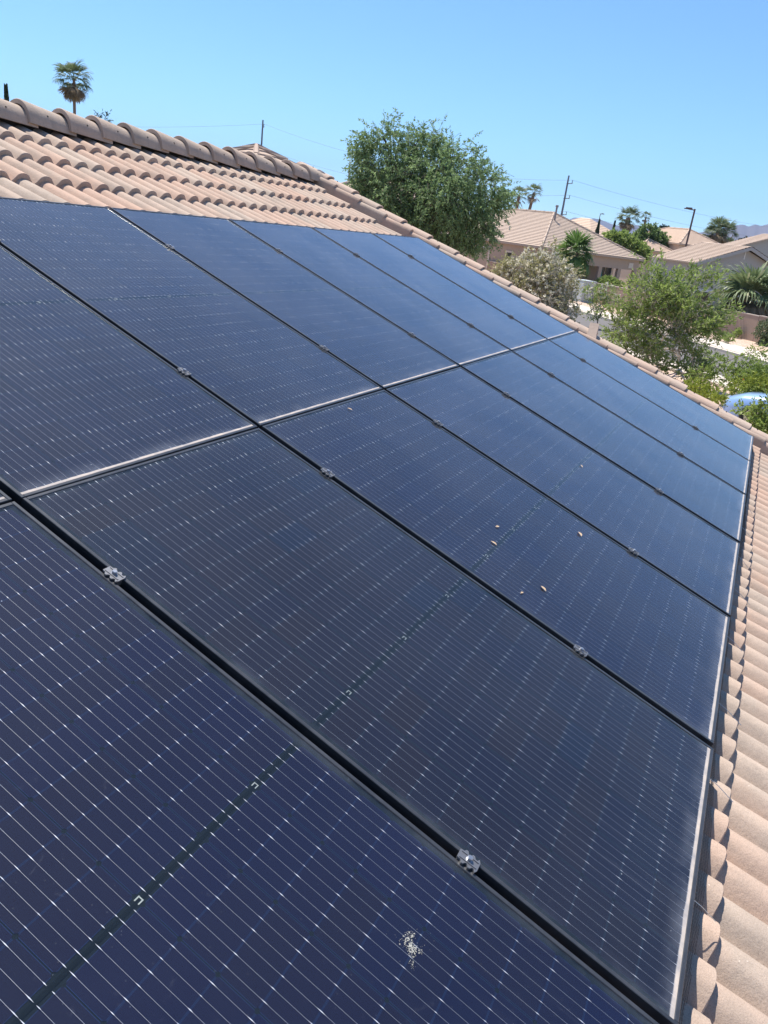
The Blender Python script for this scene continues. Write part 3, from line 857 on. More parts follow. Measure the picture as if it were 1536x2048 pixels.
window(hA, 'x', 7.0, 8.2, .2, 2.5, PD, M['dark'], False, .05)
MB().box(11.6, 12.2, -.05, .0, zeA - .95, zeA - .45).build('vent_grille', M['trim'], hA)
window(hA, 'y', 4.0, 4.8, zeA - 2.3, zeA - .9, 0.0, M['trim'], False)
window(hA, 'y', 12.0, 13.2, zeA - 1.9, zeA - .9, 0.0, M['trim'], True)
window(hA, 'y', 15.5, 17.2, zeA - 2.1, zeA - .8, 0.0, M['trim'], True)
d_ = MB().box(-.05, -.004, 7.6, 9.4, 0, zeA - .85).build('side_door', M['wallA'], hA)
f_ = MB().box(-.08, .0, 7.4, 7.6, 0, zeA - .65); f_.box(-.08, .0, 9.4, 9.6, 0, zeA - .65); f_.box(-.08, .0, 7.6, 9.4, zeA - .85, zeA - .65); f_.build('door_frame', M['trim'], d_)
for (x, y, hh) in ((2.0, 7.5, .35), (1.4, 11.0, .3), (3.0, 9.0, .3)):
    zz = zeA + 3.25 * (x + .35) / (LA / 2 + .35)
    MB().tube([(x, y, zz - .1), (x, y, zz + hh)], .07, 6).build('vent_pipe', M['trim'], hA)
MB().tube([(5.4, 5.0, zeA + 2.4), (5.4, 5.0, zeA + 3.75), (5.4, 5.0, zeA + 3.76), (5.4, 5.0, zeA + 3.95)], [.09, .09, .15, .15], 8).build('flue_pipe', M['pipe'], hA)

# ---- house C : grey gable house on the right
KC = at(1393, 524, 59); zeC = KC.z
hC = house_empty('gable_house', (KC.x, KC.y, 0), ANG, 'grey stucco house with gable end on the right, small white-trimmed window')
WC, LC, rC, ovC = 7.6, 4.9, 1.30, 0.45
pm = MB()
pm.add([(0, 0, 0), (WC, 0, 0), (WC, LC, 0), (0, LC, 0), (0, 0, zeC), (WC, 0, zeC), (WC, LC, zeC), (0, LC, zeC), (WC / 2, 0, zeC + rC - .1), (WC / 2, LC, zeC + rC - .1)],
       [(0, 1, 5, 8, 4), (1, 2, 6, 5), (2, 3, 7, 9, 6), (3, 0, 4, 7)])
pm.build('wall', M['wallC'], hC)
for side in (0, 1):
    m_ = MB(); N = 16
    for k in range(N):
        t0, t1 = k / N, (k + 1) / N
        def P(t_, up):
            x = (-ovC + (WC / 2 + ovC) * t_); z = zeC - .12 + (rC + .2) * t_ + up
            return (x if side == 0 else WC - x, z)
        (xa, za), (xb, zb) = P(t0, .10), P(t1, .05)
        m_.add([(xa, -ovC, za), (xa, LC - .4, za), (xb, LC - .4, zb), (xb, -ovC, zb), (xa, -ovC, za - .09), (xa, LC - .4, za - .09)], [(0, 1, 2, 3), (0, 1, 5, 4)])
    rf = m_.build('roof', M['roofA'], hC)
    (xa, za), (xb, zb) = P(0, -.0), P(1, -.0)
    fb = MB().add([(xa, -ovC - .02, za + .06), (xb, -ovC - .02, zb + .02), (xb, -ovC - .02, zb - .2), (xa, -ovC - .02, za - .16), (xa, -ovC + .04, za + .06), (xb, -ovC + .04, zb + .02), (xb, -ovC + .04, zb - .2), (xa, -ovC + .04, za - .16)],
                  [(0, 1, 2, 3), (7, 6, 5, 4), (0, 4, 5, 1), (3, 2, 6, 7), (0, 3, 7, 4)])
    fb.build('barge_board', M['wallC'], rf)
    if side == 1:
        sp_ = MB()
        for r_ in range(2):
            for c_ in range(2):
                t0 = .25 + r_ * .24; (xa, za), (xb, zb) = P(t0, .16), P(t0 + .22, .16)
                y0_ = .4 + c_ * 1.1
                sp_.add([(xa, y0_, za), (xa, y0_ + 1.05, za), (xb, y0_ + 1.05, zb), (xb, y0_, zb)], [(0, 1, 2, 3)])
        sp_.build('roof_solar_panel', M['pane'], rf)
MB().box(WC / 2 - .04, WC / 2 + .04, -.03, .0, zeC + .55, zeC + rC - .25).build('gable_batten', M['trimW'], hC)
window(hC, 'x', .5, 1.75, zeC - 2.75, zeC - 1.85, 0, M['trimW'], False, .17)
window(hC, 'x', 3.0, 4.1, zeC - 2.85, zeC - 1.75, 0, M['trimW'], False, .17)

# ---- house B : peach-roofed house behind, with a band of clerestory windows
KB = at(1361, 487, 110)
hB = house_empty('clerestory_house', (KB.x, KB.y, 0), ANG, 'peach tiled house with small high windows, behind the grey gable house')
zeB = KB.z
wallbox(hB, 0, 7.4, 0, 12, 0, zeB - .17, M['wallB'])
hip_roof(hB, 0, 7.4, 0, 12, zeB, 1.9, M['roofB'], 14)
for x in (.6, 2.9, 3.9, 4.9, 6.5): window(hB, 'x', x, x + (.7 if x != 4.9 else 1.2), zeB - .85, zeB - .40, 0, M['wallB'], False, .06)
wallbox(hB, -5.2, -.3, .5, 12, 0, zeB - 1.4, M['wallB'])
hip_roof(hB, -5.2, -.3, .5, 12, zeB - 1.25, 1.3, M['roofB'], 9)
# ---- house F : grey gable behind at the right edge
KF = at(1462, 497, 88); zeF = KF.z
hF = house_empty('rear_gable_house', (KF.x, KF.y, 0), ANG, 'grey gabled house at the right edge, behind the nearer grey house')
WF, LF, rF = 11.0, 2.2, 1.9
MB().add([(0, 0, 0), (WF, 0, 0), (WF, LF, 0), (0, LF, 0), (0, 0, zeF), (WF, 0, zeF), (WF, LF, zeF), (0, LF, zeF), (WF / 2, 0, zeF + rF - .1), (WF / 2, LF, zeF + rF - .1)],
         [(0, 1, 5, 8, 4), (1, 2, 6, 5), (2, 3, 7, 9, 6), (3, 0, 4, 7)]).build('wall', M['wallC'], hF)
for side in (0, 1):
    m_ = MB(); N = 14
    for k in range(N):
        xa, xb = -.4 + (WF / 2 + .4) * k / N, -.4 + (WF / 2 + .4) * (k + 1) / N
        za, zb = zeF + rF * k / N + .06, zeF + rF * (k + 1) / N
        if side: xa, xb = WF - xa, WF - xb
        m_.add([(xa, -.4, za), (xa, LF, za), (xb, LF, zb), (xb, -.4, zb), (xa, -.4, za - .15), (xb, -.4, zb - .15), (xa, LF, za - .15)], [(0, 1, 2, 3), (0, 3, 5, 4), (0, 1, 6, 4)])
    m_.build('roof', M['roofA'], hF)
# ---- far peach hip roof
KG = at(1182, 470, 150)
hG = house_empty('far_hip_house', (KG.x, KG.y, 0), ANG + .35, 'distant house with pale pink hip roof below the mountains')
wallbox(hG, 0, 10, 0, 12, 0, KG.z - .2, M['wallB']); hip_roof(hG, 0, 10, 0, 12, KG.z, 2.9, M['roofB'], 10, caps=False)
# ---- house D : brown hip roof rising behind our ridge
TD = at(513, 291, 34); zD = TD.z; vd = Vector((TD.x - CAM_C.x, TD.y - CAM_C.y, 0)).normalized()
aD = math.atan2(vd.y, vd.x) - math.pi / 4
hD = house_empty('peaked_house', (TD.x - vd.x * 3.3, TD.y - vd.y * 3.3, 0), aD, 'house whose brown hip-tiled peak rises just behind our ridge')
SD = 3.3 * math.sqrt(2)
wallbox(hD, 0, SD, 0, SD, 0, zD - 1.42, M['wallA']); hip_roof(hD, 0, SD, 0, SD, zD - 1.30, 1.25, M['roofD'], 8, ov=.3)
# ---- house E : tan roof left of the big tree
KE = at(668, 400, 66)
hE = house_empty('tree_side_house', (KE.x, KE.y, 0), ANG - .2, 'house with tan tiled roof showing between our ridge and the big tree')
zE = at(690, 331, 70).z
wallbox(hE, -1, 9, 0, 12, 0, zE - 2.6, M['wallA']); hip_roof(hE, -1, 9, 0, 12, zE - 2.4, 2.3, M['roofA'], 16)
MB().tube([(1.2, 4.0, zE - 1.9), (1.2, 4.0, zE + .35)], .06, 6).build('vent_pipe', M['pipe'], hE)

# closed teal patio umbrella
P_ = hA.matrix_world @ Vector((9.3, 1.3, 0))
um = empty('patio_umbrella', P_, 'closed teal umbrella standing under the covered patio', 'umbrella')
MB().tube([(0, 0, 0), (0, 0, 2.62)], .03, 6).build('pole', M['trim'], um)
uc = MB(); N = 12; V_ = []
for i, (r_, z) in enumerate(((.03, 2.6), (.10, 2.2), (.17, 1.6), (.20, 1.15), (.14, .95))):
    for k in range(N):
        rr_ = r_ * (1.25 if k % 2 else .75); a = 2 * math.pi * k / N
        V_.append((rr_ * math.cos(a), rr_ * math.sin(a), z))
uc.add(V_, [(i * N + k, i * N + (k + 1) % N, (i + 1) * N + (k + 1) % N, (i + 1) * N + k) for i in range(4) for k in range(N)])
uc.build('folded_canopy', M['teal'], um, True)

# utility cabinet
P_ = at(1177, 600, 58)
cb = empty('utility_cabinet', st(53.5, 33.2, 0.15), 'pale grey metal utility cabinet standing before the block wall', 'cabinet')
cb.rotation_euler[2] = ANG
M['cab'] = plain('cabinet_paint', (0.48, 0.52, 0.52), 0.5, 0.1, .08)
MB().box(-.5, .5, -.75, .75, 0, 1.45).build('body', M['cab'], cb)
MB().box(-.54, .54, -.79, .79, 1.452, 1.52).build('lid', M['cab'], cb)
for s in (-1, 1): MB().box(-.53, -.503, s * .375 - .34, s * .375 + .34, .12, 1.36).build('door', M['cab'], cb)
MB().box(-.6, .6, -.85, .85, -.05, -.002).build('plinth', M['concrete'], cb)

# ------------------------------------------------------------------ poles and wires
def util_pole(top, D, label, arms):
    T = at(*top, D); e0 = empty('utility_pole', (T.x, T.y, 0), label, 'utility pole', 'utility poles carrying the lines')
    MB().tube([(0, 0, 0), (0, 0, T.z)], [.20, .11], 8).build('shaft', M['upole'], e0)
    out = []
    for z in arms:
        MB().tube([(ST_E.x * -1.3, ST_E.y * -1.3, T.z - z), (ST_E.x * .25, ST_E.y * .25, T.z - z - .05)], .06, 5).build('cross_arm', M['upole'], e0)
        MB().tube([(ST_E.x * -1.2, ST_E.y * -1.2, T.z - z), (ST_E.x * -1.2, ST_E.y * -1.2, T.z - z + .4)], .05, 5).build('insulator', M['upole'], e0)
        out.append(Vector((T.x - ST_E.x * 1.2, T.y - ST_E.y * 1.2, T.z - z + .4)))
    return out
pA = util_pole((526, 240), 128, 'bare dark utility pole rising behind our ridge', (1.0, 4.3, 7.6))
pB = util_pole((1138, 351), 118, 'tall dark utility pole behind the taupe house', (1.0, 2.9, 5.0))
def cable(p, q, sag, label):
    pts = [p.lerp(q, i / 24) - Vector((0, 0, sag * 4 * (i / 24) * (1 - i / 24))) for i in range(25)]
    o = MB().tube(pts, .013, 4, False).build('power_line', M['cable'])
    tag(o, label, 'power line', 'power lines in the sky')
WL = ['topmost', 'middle', 'lowest']
for k in range(3):
    cable(pA[k], pB[k], 2.0, 'thin %s power line strung between the two utility poles' % WL[k])
    r_ = at(1800, (470, 490, 510)[k], 210); cable(pB[k], r_, 2.2, 'thin %s power line running right from the taller pole' % WL[k])
    l_ = at(-300, (190, 245, 290)[k], 190); cable(pA[k], l_, 2.2, 'thin %s power line running left from the ridge-side pole' % WL[k])
def lamp_pole(top, D, s, label):
    T = at(*top, D); e0 = empty('light_pole', (T.x, T.y, 0), label, 'street light', 'light poles')
    MB().tube([(0, 0, 0), (0, 0, T.z)], [.11 * s, .085 * s], 6).build('shaft', M['pole'], e0)
    sd = Vector((CAM_R[0][0], CAM_R[0][1], 0)).normalized() * (-1 if s > .9 else 1)
    MB().tube([(0, 0, T.z - .1), tuple(sd * 1.0 * s + Vector((0, 0, T.z - .05)))], .05 * s, 5).build('arm', M['pole'], e0)
    b_ = sd * .55 * s
    MB().box(b_.x - .28 * s, b_.x + .28 * s, b_.y - .10, b_.y + .10, T.z - .04, T.z + .07).build('lamp_head', M['pole'], e0)
lamp_pole((1390, 418), 82, 1.0, 'brown light pole before the peach clerestory house')
lamp_pole((1201, 427), 170, .8, 'small distant light pole before the mountains')

# ------------------------------------------------------------------ foliage
def leaf_mat(name, a, b, c=None, trans=0.25, rough=0.55):
    t = NT(name); r = t.island()
    stops = [(0.0, a), (0.6, b)] + ([(0.93, b), (1.0, c)] if c else [(1.0, b)])
    cl = t.ramp(r, stops)
    p = t.bsdf(cl, rough, 0, 0.35)
    tr = t.n('BsdfTranslucent'); t.l(cl, tr.inputs['Color'])
    ms = t.n('MixShader'); ms.inputs[0].default_value = trans
    t.l(p.outputs[0], ms.inputs[1]); t.l(tr.outputs[0], ms.inputs[2])
    return t.done(ms)
M['leaf_big'] = leaf_mat('leaves_mesquite', (0.125, 0.195, 0.085), (0.235, 0.335, 0.140), (0.38, 0.46, 0.24), .5)
M['leaf_green'] = leaf_mat('leaves_green', (0.135, 0.190, 0.042), (0.275, 0.360, 0.095), (0.44, 0.49, 0.21), 0.5)
M['leaf_olive'] = leaf_mat('leaves_olive', (0.25, 0.25, 0.09), (0.42, 0.40, 0.18), (0.5, 0.46, 0.28), .35)
M['leaf_yellow'] = leaf_mat('leaves_yellowgreen', (0.14, 0.18, 0.02), (0.30, 0.35, 0.05), (0.35, 0.36, .05), .3)
M['leaf_dark'] = leaf_mat('leaves_dark', (0.018, 0.035, 0.016), (0.045, 0.07, 0.03), None, .2)
M['leaf_grey'] = leaf_mat('leaves_greygreen', (0.09, 0.12, 0.06), (0.18, 0.22, 0.11), None, .2)
M['leaf_far'] = leaf_mat('leaves_far', (0.10, 0.16, 0.05), (0.18, 0.26, 0.08), None, .35)
M['petal'] = leaf_mat('petals_cream', (0.62, 0.58, 0.42), (0.78, 0.74, 0.62), None, .3)
M['orange'] = leaf_mat('petals_orange', (0.75, 0.30, 0.05), (0.8, 0.42, 0.12), None, .3)
M['frond'] = leaf_mat('palm_fronds', (0.06, 0.12, 0.025), (0.13, 0.22, 0.055), (0.2, .28, .1), .35, .45)
M['frond_pale'] = leaf_mat('palm_fronds_pale', (0.10, 0.14, 0.06), (0.19, 0.24, 0.11), (0.34, .34, .2), .25, .45)
M['frond_far'] = leaf_mat('palm_fronds_far', (0.08, 0.115, 0.05), (0.15, 0.19, 0.085), None, .3)
M['frond_dead'] = leaf_mat('palm_fronds_dead', (0.13, 0.10, 0.06), (0.26, 0.20, 0.13), None, .2, .8)
M['bark'] = plain('bark', (0.13, 0.10, 0.075), 0.95, 0, .35, 14)
M['bark_pale'] = plain('bark_pale', (0.36, 0.32, 0.27), 0.95, 0, .3, 14)
M['palm_trunk'] = plain('palm_trunk', (0.22, 0.15, 0.11), 0.95, 0, .3, 10)

def leaves(name, P, Dr, L, W, mat, parent, fold=0.0):
    """diamond leaves at points P along directions Dr (arrays)"""
    n = len(P)
    Dr = Dr / np.linalg.norm(Dr, axis=1, keepdims=True)
    R_ = rng.normal(size=(n, 3)); S = np.cross(Dr, R_); S /= np.linalg.norm(S, axis=1, keepdims=True) + 1e-9
    L = np.asarray(L).reshape(-1, 1) * rng.uniform(.65, 1.2, (n, 1)); W = np.asarray(W).reshape(-1, 1) * rng.uniform(.7, 1.2, (n, 1))
    V = np.stack([P, P + Dr * L * .45 + S * W, P + Dr * L, P + Dr * L * .45 - S * W], 1).reshape(-1, 3)
    V -= np.array(parent.matrix_world.translation)
    F = np.arange(4 * n).reshape(n, 4)
    return link(name, np_mesh(name, V, F, mat), None, parent)
def twig_cloud(lobes, n_twigs, per, tlen, droop, leafdir=0.6, shell=.55, clump=0):
    """lobes: (centre, radii). returns leaf points and directions on twigs springing from the lobes, plus twig polylines"""
    w = np.array([r[0] * r[1] * r[2] for _, r in lobes]) ** .75; w /= w.sum()
    idx = rng.choice(len(lobes), n_twigs, p=w)
    C_ = np.array([tuple(lobes[i][0]) for i in idx]); Rr = np.array([tuple(lobes[i][1]) for i in idx])
    d = rng.normal(size=(n_twigs, 3)); d /= np.linalg.norm(d, axis=1, keepdims=True)
    rad = shell + (1 - shell) * rng.random((n_twigs, 1)) ** .8
    base = C_ + d * Rr * rad * .92
    if clump > 1:                                       # twigs gathered in tufts with gaps between them
        k_ = max(8, n_twigs // clump); src = rng.integers(0, k_, n_twigs)
        jit = rng.normal(size=(n_twigs, 3)) * (Rr.mean(1, keepdims=True)[src] * .17)
        base = base[src] + jit; d = d[src] + rng.normal(size=d.shape) * .35; d /= np.linalg.norm(d, axis=1, keepdims=True)
    dirs = d + rng.normal(size=d.shape) * .55 + np.array([0, 0, -droop])
    dirs /= np.linalg.norm(dirs, axis=1, keepdims=True)
    tl = tlen * rng.uniform(.5, 1.3, (n_twigs, 1))
    t_ = rng.random((n_twigs, per, 1))
    P = base[:, None, :] + dirs[:, None, :] * (tl[:, None, :] * t_) + np.array([0, 0, -1.0]) * (droop * .35 * (t_ ** 2) * tl[:, None, :])
    Ld = dirs[:, None, :] * leafdir + rng.normal(size=P.shape) * .6 + np.array([0, 0, -droop * .5])
    return P.reshape(-1, 3), Ld.reshape(-1, 3), base, dirs * tl
def limbs(parent, root, lobes, r0, mat, sub=5, name='trunk', lean=None):
    m_ = MB(); o3 = parent.matrix_world.translation
    fork = root + Vector((0, 0, max(.3, (min(c.z - r[2] * .6 for c, r in lobes) - root.z) * .75)))
    if lean: fork += lean
    m_.tube([root - o3, (root.lerp(fork, .5) + Vector((.05, .03, 0))) - o3, fork - o3], [r0, r0 * .8, r0 * .7], 8)
    for c, r in lobes:
        c = Vector(c); mid = fork.lerp(c, .5) + Vector((random.uniform(-.2, .2), random.uniform(-.2, .2), .15 * (c - fork).length * .3))
        m_.tube([fork - o3, mid - o3, c - o3], [r0 * .5, r0 * .33, r0 * .18], 6)
        for k in range(sub):
            d = Vector((random.gauss(0, 1), random.gauss(0, 1), random.gauss(0.2, .8))).normalized()
            e_ = c + Vector((d.x * r[0], d.y * r[1], d.z * r[2])) * random.uniform(.6, .95)
            s_ = mid.lerp(c, random.uniform(.2, 1))
            m_.tube([s_ - o3, s_.lerp(e_, .5) + Vector((0, 0, .06)) - o3, e_ - o3], [r0 * .16, r0 * .1, r0 * .035], 4)
    return m_.build(name, mat, parent)
def twigs(name, base, vec, r_, mat, parent, cap=1500):
    m_ = MB(); o3 = np.array(parent.matrix_world.translation)
    for b_, v_ in list(zip(base, vec))[:cap]:
        b_ = b_ - o3; m_.tube([tuple(b_ - v_ * .6), tuple(b_), tuple(b_ + v_)], [r_, r_ * .8, r_ * .4], 3, False)
    return m_.build(name, mat, parent)
def lobe(px, py, D, rpx, rz=None, ry=None):
    c = at(px, py, D); r = rpx / FPX * (c - CAM_C).length
    return (c, (r, (ry or 1) * r, (rz or 1) * r))

# ---- big dark tree beyond the gable
tD = 39
B0 = at(860, 500, tD); bt = empty('big_tree', (B0.x, B0.y, 0), 'big dark green spreading tree beyond the gable end of our roof', 'tree')
lob = [(c + Vector((0, 0, -.30)), tuple(x * .90 for x in r)) for c, r in [lobe(770, 302, tD, 62), lobe(852, 312, tD + .5, 62), lobe(915, 330, tD - .6, 60), lobe(965, 375, tD, 50), lobe(1000, 395, tD + .4, 28), lobe(745, 350, tD + .5, 40), lobe(725, 372, tD, 26),
       lobe(800, 375, tD - 1, 70), lobe(880, 390, tD - 1.2, 75), lobe(945, 420, tD - .6, 55), lobe(850, 440, tD - .8, 62), lobe(910, 450, tD - .8, 45, 1.0), lobe(775, 420, tD - .4, 50), lobe(960, 455, tD - .3, 30), lobe(725, 300, tD + .3, 24), lobe(830, 272, tD, 26), lobe(770, 262, tD, 22)]]
limbs(bt, Vector((B0.x, B0.y, 0)), lob, .26, M['bark'])
P, Dd, b_, v_ = twig_cloud(lob, 4500, 20, .7, .5, .9, .5, 9)
leaves('crown', P, Dd, .15, .026, M['leaf_big'], bt)
twigs('twigs', b_, v_, .008, M['bark'], bt)

# ---- leafy green tree on our side of the street
gD = 27.5
G0 = onground(1376, 750); 
gt = empty('green_tree', (G0.x, G0.y, 0.05), 'bright green leafy multi-stemmed tree at the near kerb beyond the gable', 'tree')
lob = [lobe(1330, 590, gD, 62, .9), lobe(1370, 565, gD + .4, 40), lobe(1290, 600, gD - .3, 45), lobe(1245, 620, gD, 34), lobe(1225, 600, gD, 22), lobe(1400, 610, gD + .5, 55), lobe(1345, 660, gD - .5, 62), lobe(1280, 665, gD - .4, 52), lobe(1240, 665, gD, 30),
       lobe(1410, 640, gD + .3, 36), lobe(1300, 700, gD - .6, 36), lobe(1370, 705, gD - .4, 36), lobe(1440, 640, gD + .6, 24), lobe(1352, 530, gD, 16, 1.3), lobe(1315, 735, gD - .5, 26), lobe(1228, 585, gD, 14, 1.5), lobe(1392, 740, gD - .6, 26), lobe(1212, 652, gD, 18), lobe(1232, 690, gD - .2, 22), lobe(1262, 702, gD - .4, 28), lobe(1370, 600, gD + .2, 46)]
mt = [(Vector((G0.x, G0.y, .05)), lob[:9:2]), (Vector((G0.x - .5, G0.y + .3, .05)), lob[1:12:3]), (Vector((G0.x - 1.6, G0.y + .2, .05)), lob[2:16:3])]
for rt, lb in mt: limbs(gt, rt, lb, .085, M['bark_pale'], 6, 'stem')
P, Dd, b_, v_ = twig_cloud(lob, 1750, 12, .50, -.2, 1.1, .25, 12)
leaves('crown', P, Dd, .15, .021, M['leaf_green'], gt)
twigs('twigs', b_, v_, .006, M['bark_pale'], gt)
# loose branch reaching right over the street
lob2 = [lobe(1432, 722, gD - 2, 9), lobe(1452, 728, gD - 2, 12, .7), lobe(1436, 748, gD - 2, 9), lobe(1470, 718, gD - 2, 10), lobe(1512, 703, gD - 2, 9), lobe(1404, 790 - 40, gD - 2, 14), lobe(1420, 762, gD - 2, 10)]
P, Dd, b_, v_ = twig_cloud(lob2, 130, 11, .3, .2, 1.0)
leaves('low_foliage', P, Dd, .15, .018, M['leaf_green'], gt)
m_ = MB()
o3 = gt.matrix_world.translation
for (a, b2) in (((1380, 742), (1436, 733)), ((1436, 733), (1452, 728)), ((1436, 733), (1470, 716)), ((1470, 716), (1516, 700)), ((1380, 748), (1436, 748)), ((1384, 752), (1420, 764)), ((1384, 752), (1404, 750))):
    m_.tube([at(*a, gD - 1.9) - o3, at(*b2, gD - 2) - o3], [.014, .007], 5)
m_.build('branch', M['bark'], gt)

# ---- cream-flowered shrub tree
wD = 41
W0 = at(1085, 640, wD); ws = empty('flowering_shrub', (W0.x, W0.y, 0.0), 'sparse olive shrub with cream flower puffs beyond the gable edge', 'shrub')
lob = [lobe(1075, 535, wD, 50, .75), lobe(1035, 550, wD, 42, .8), lobe(1110, 560, wD, 45), lobe(1070, 590, wD - .4, 58), lobe(1120, 605, wD, 38), lobe(1010, 545, wD, 24, .7), lobe(1138, 580, wD, 18), lobe(1135, 625, wD - .3, 22), lobe(1100, 505, wD, 18)]
limbs(ws, Vector((W0.x, W0.y, 0)), lob, .09, M['bark_pale'], 14, 'stem')
P, Dd, b_, v_ = twig_cloud(lob, 1900, 9, .42, .1, 1, .3, 8)
leaves('foliage', P, Dd, .11, .026, M['leaf_olive'], ws)
twigs('twigs', b_, v_, .010, M['bark_pale'], ws, 1800)
P, Dd, b_, v_ = twig_cloud(lob, 900, 14, .10, 0, .2, .7)
leaves('flowers', P, Dd, .11, .036, M['petal'], ws)
# another flowering shoot right of the cabinet
w2 = at(1195, 640, 44); s2 = empty('small_flowering_shrub', (w2.x, w2.y, 0), 'small shrub with cream flowers just right of the utility cabinet', 'shrub')
lob = [lobe(1185, 585, 44, 16), lobe(1212, 582, 44, 15), lobe(1200, 605, 44, 18), lobe(1225, 600, 44, 14), lobe(1190, 625, 44, 14)]
limbs(s2, Vector((w2.x, w2.y, 0)), lob, .04, M['bark'], 6, 'stem')
P, Dd, b_, v_ = twig_cloud(lob, 330, 8, .3, 0, 1, .3); leaves('foliage', P, Dd, .11, .022, M['leaf_green'], s2)
P, Dd, b_, v_ = twig_cloud(lob, 90, 14, .08, 0, .2, .6); leaves('flowers', P, Dd, .09, .034, M['petal'], s2)

def bush(name, lobes, label, mat, n, per, L, W, tl=.22, droop=0.0, stem=.03, extra=None, cat='bush', base=None, grp=None):
    c0 = lobes[0][0]; zb = min(c.z - r[2] for c, r in lobes)
    e0 = empty(name, (c0.x, c0.y, min(0.05, zb)) if base is None else base, label, cat, grp)
    limbs(e0, Vector(e0.matrix_world.translation), lobes, stem, M['bark'], 5, 'stem')
    P, Dd, b2, v2 = twig_cloud(lobes, n, per, tl, droop, .9, .4)
    leaves('foliage', P, Dd, L, W, mat, e0)
    if extra:
        P, Dd, b2, v2 = twig_cloud(lobes, extra[1], 8, .05, -.5, .4, .85); leaves('flowers', P, Dd, .05, .02, M[extra[0]], e0)
    return e0
bush('round_bush', [lobe(1478, 768, 25, 34, .85), lobe(1512, 762, 25, 34, .9), lobe(1490, 748, 25.4, 26), lobe(1540, 750, 25, 30)], 'dense green bush with orange flowers beside the street, at the right edge', M['leaf_green'], 900, 14, .07, .014, .16, 0, .03, ('orange', 5))
bush('yellow_bush', [lobe(1496, 776, 23.6, 16, .8), lobe(1518, 768, 23.6, 22, .9), lobe(1542, 778, 23.4, 20), lobe(1476, 772, 24, 13)], 'yellow-green bush in front of the pale blue car', M['leaf_yellow'], 380, 13, .06, .016, .16)
bush('citrus_shrub', [lobe(1496, 845, 15.5, 14, .7), lobe(1520, 845, 15, 20, .8), lobe(1545, 850, 15, 26, .9), lobe(1476, 830, 16, 8, .8), lobe(1530, 818, 15, 11, 1.2), lobe(1510, 820, 15.3, 10, 1.1), lobe(1484, 816, 15.6, 7, 1.0), lobe(1534, 800, 15, 9, 1.2)], 'leafy shrub just outside the lower gable corner of the roof', M['leaf_green'], 300, 12, .065, .016, .16, 0, .02)
bush('low_yellow_shrub', [lobe(1400, 775, 20, 14, .8), lobe(1420, 790, 19.5, 14, .8), lobe(1384, 770, 20.5, 10), lobe(1436, 800, 19, 10, .8)], 'low yellow-green shrub hugging the gable edge below the green tree', M['leaf_yellow'], 260, 11, .06, .016, .14)
bush('grey_bush', [lobe(1536, 662, 49, 22, 1.1), lobe(1540, 688, 49, 20)], 'rounded grey-green bush before the block wall at the right edge', M['leaf_grey'], 700, 14, .10, .02, .2)
bush('trimmed_bush', [lobe(1216, 568, 66, 22, .62), lobe(1200, 570, 66, 12, .7), lobe(1234, 572, 66, 12, .7)], 'trimmed round bush showing above the block wall by the patio', M['leaf_green'], 700, 13, .12, .03, .2)
for k, (px, py) in enumerate(((1455, 688), (1470, 676), (1438, 682))):
    g_ = onground(px, py, .1)
    bush('verge_tuft', [((g_ + Vector((0, 0, .25))), (.22, .22, .22))], ('small spiky tuft nearest the sidewalk on the gravel verge', 'dark tuft in the shade of the block wall', 'leftmost small tuft on the gravel verge')[k], M['leaf_green'], 60, 8, .14, .02, .15, -.5, .012, None, 'plant', (g_.x, g_.y, .1), 'tufts on the verge')

# ---- fan palms
def frond_mesh(name, mat, lp, lb, n=26, spread=110, droop=.35, seed=0):
    rr = random.Random(seed); m_ = MB()
    m_.tube([(0, 0, 0), (lp * .5, 0, lp * .06), (lp, 0, 0)], [.022, .018, .012], 4, False)
    for k in range(n):
        a = math.radians(-spread + 2 * spread * (k + .5) / n + rr.uniform(-2, 2))
        L = lb * (.72 + .28 * math.cos(a * .75)) * rr.uniform(.88, 1.05)
        d = Vector((math.cos(a), math.sin(a), .10 * rr.uniform(-.6, 1))); s_ = Vector((-math.sin(a), math.cos(a), .25)).normalized()
        w_ = lb * .045
        p0 = Vector((lp, 0, 0)); p1 = p0 + d * L * .5 + Vector((0, 0, -.06 * droop * L)); p2 = p0 + d * L * .8 + Vector((0, 0, -.38 * droop * L)); p3 = p0 + d * L * .95 + Vector((0, 0, -.9 * droop * L))
        m_.add([p0, p1 + s_ * w_, p1 - s_ * w_, p2 + s_ * w_ * .6, p2 - s_ * w_ * .6, p3], [(0, 1, 2), (1, 3, 4, 2), (3, 5, 4)])
    me = bpy.data.meshes.new(name); me.from_pydata(m_.v, [], m_.f); me.update(); me.materials.append(mat); return me
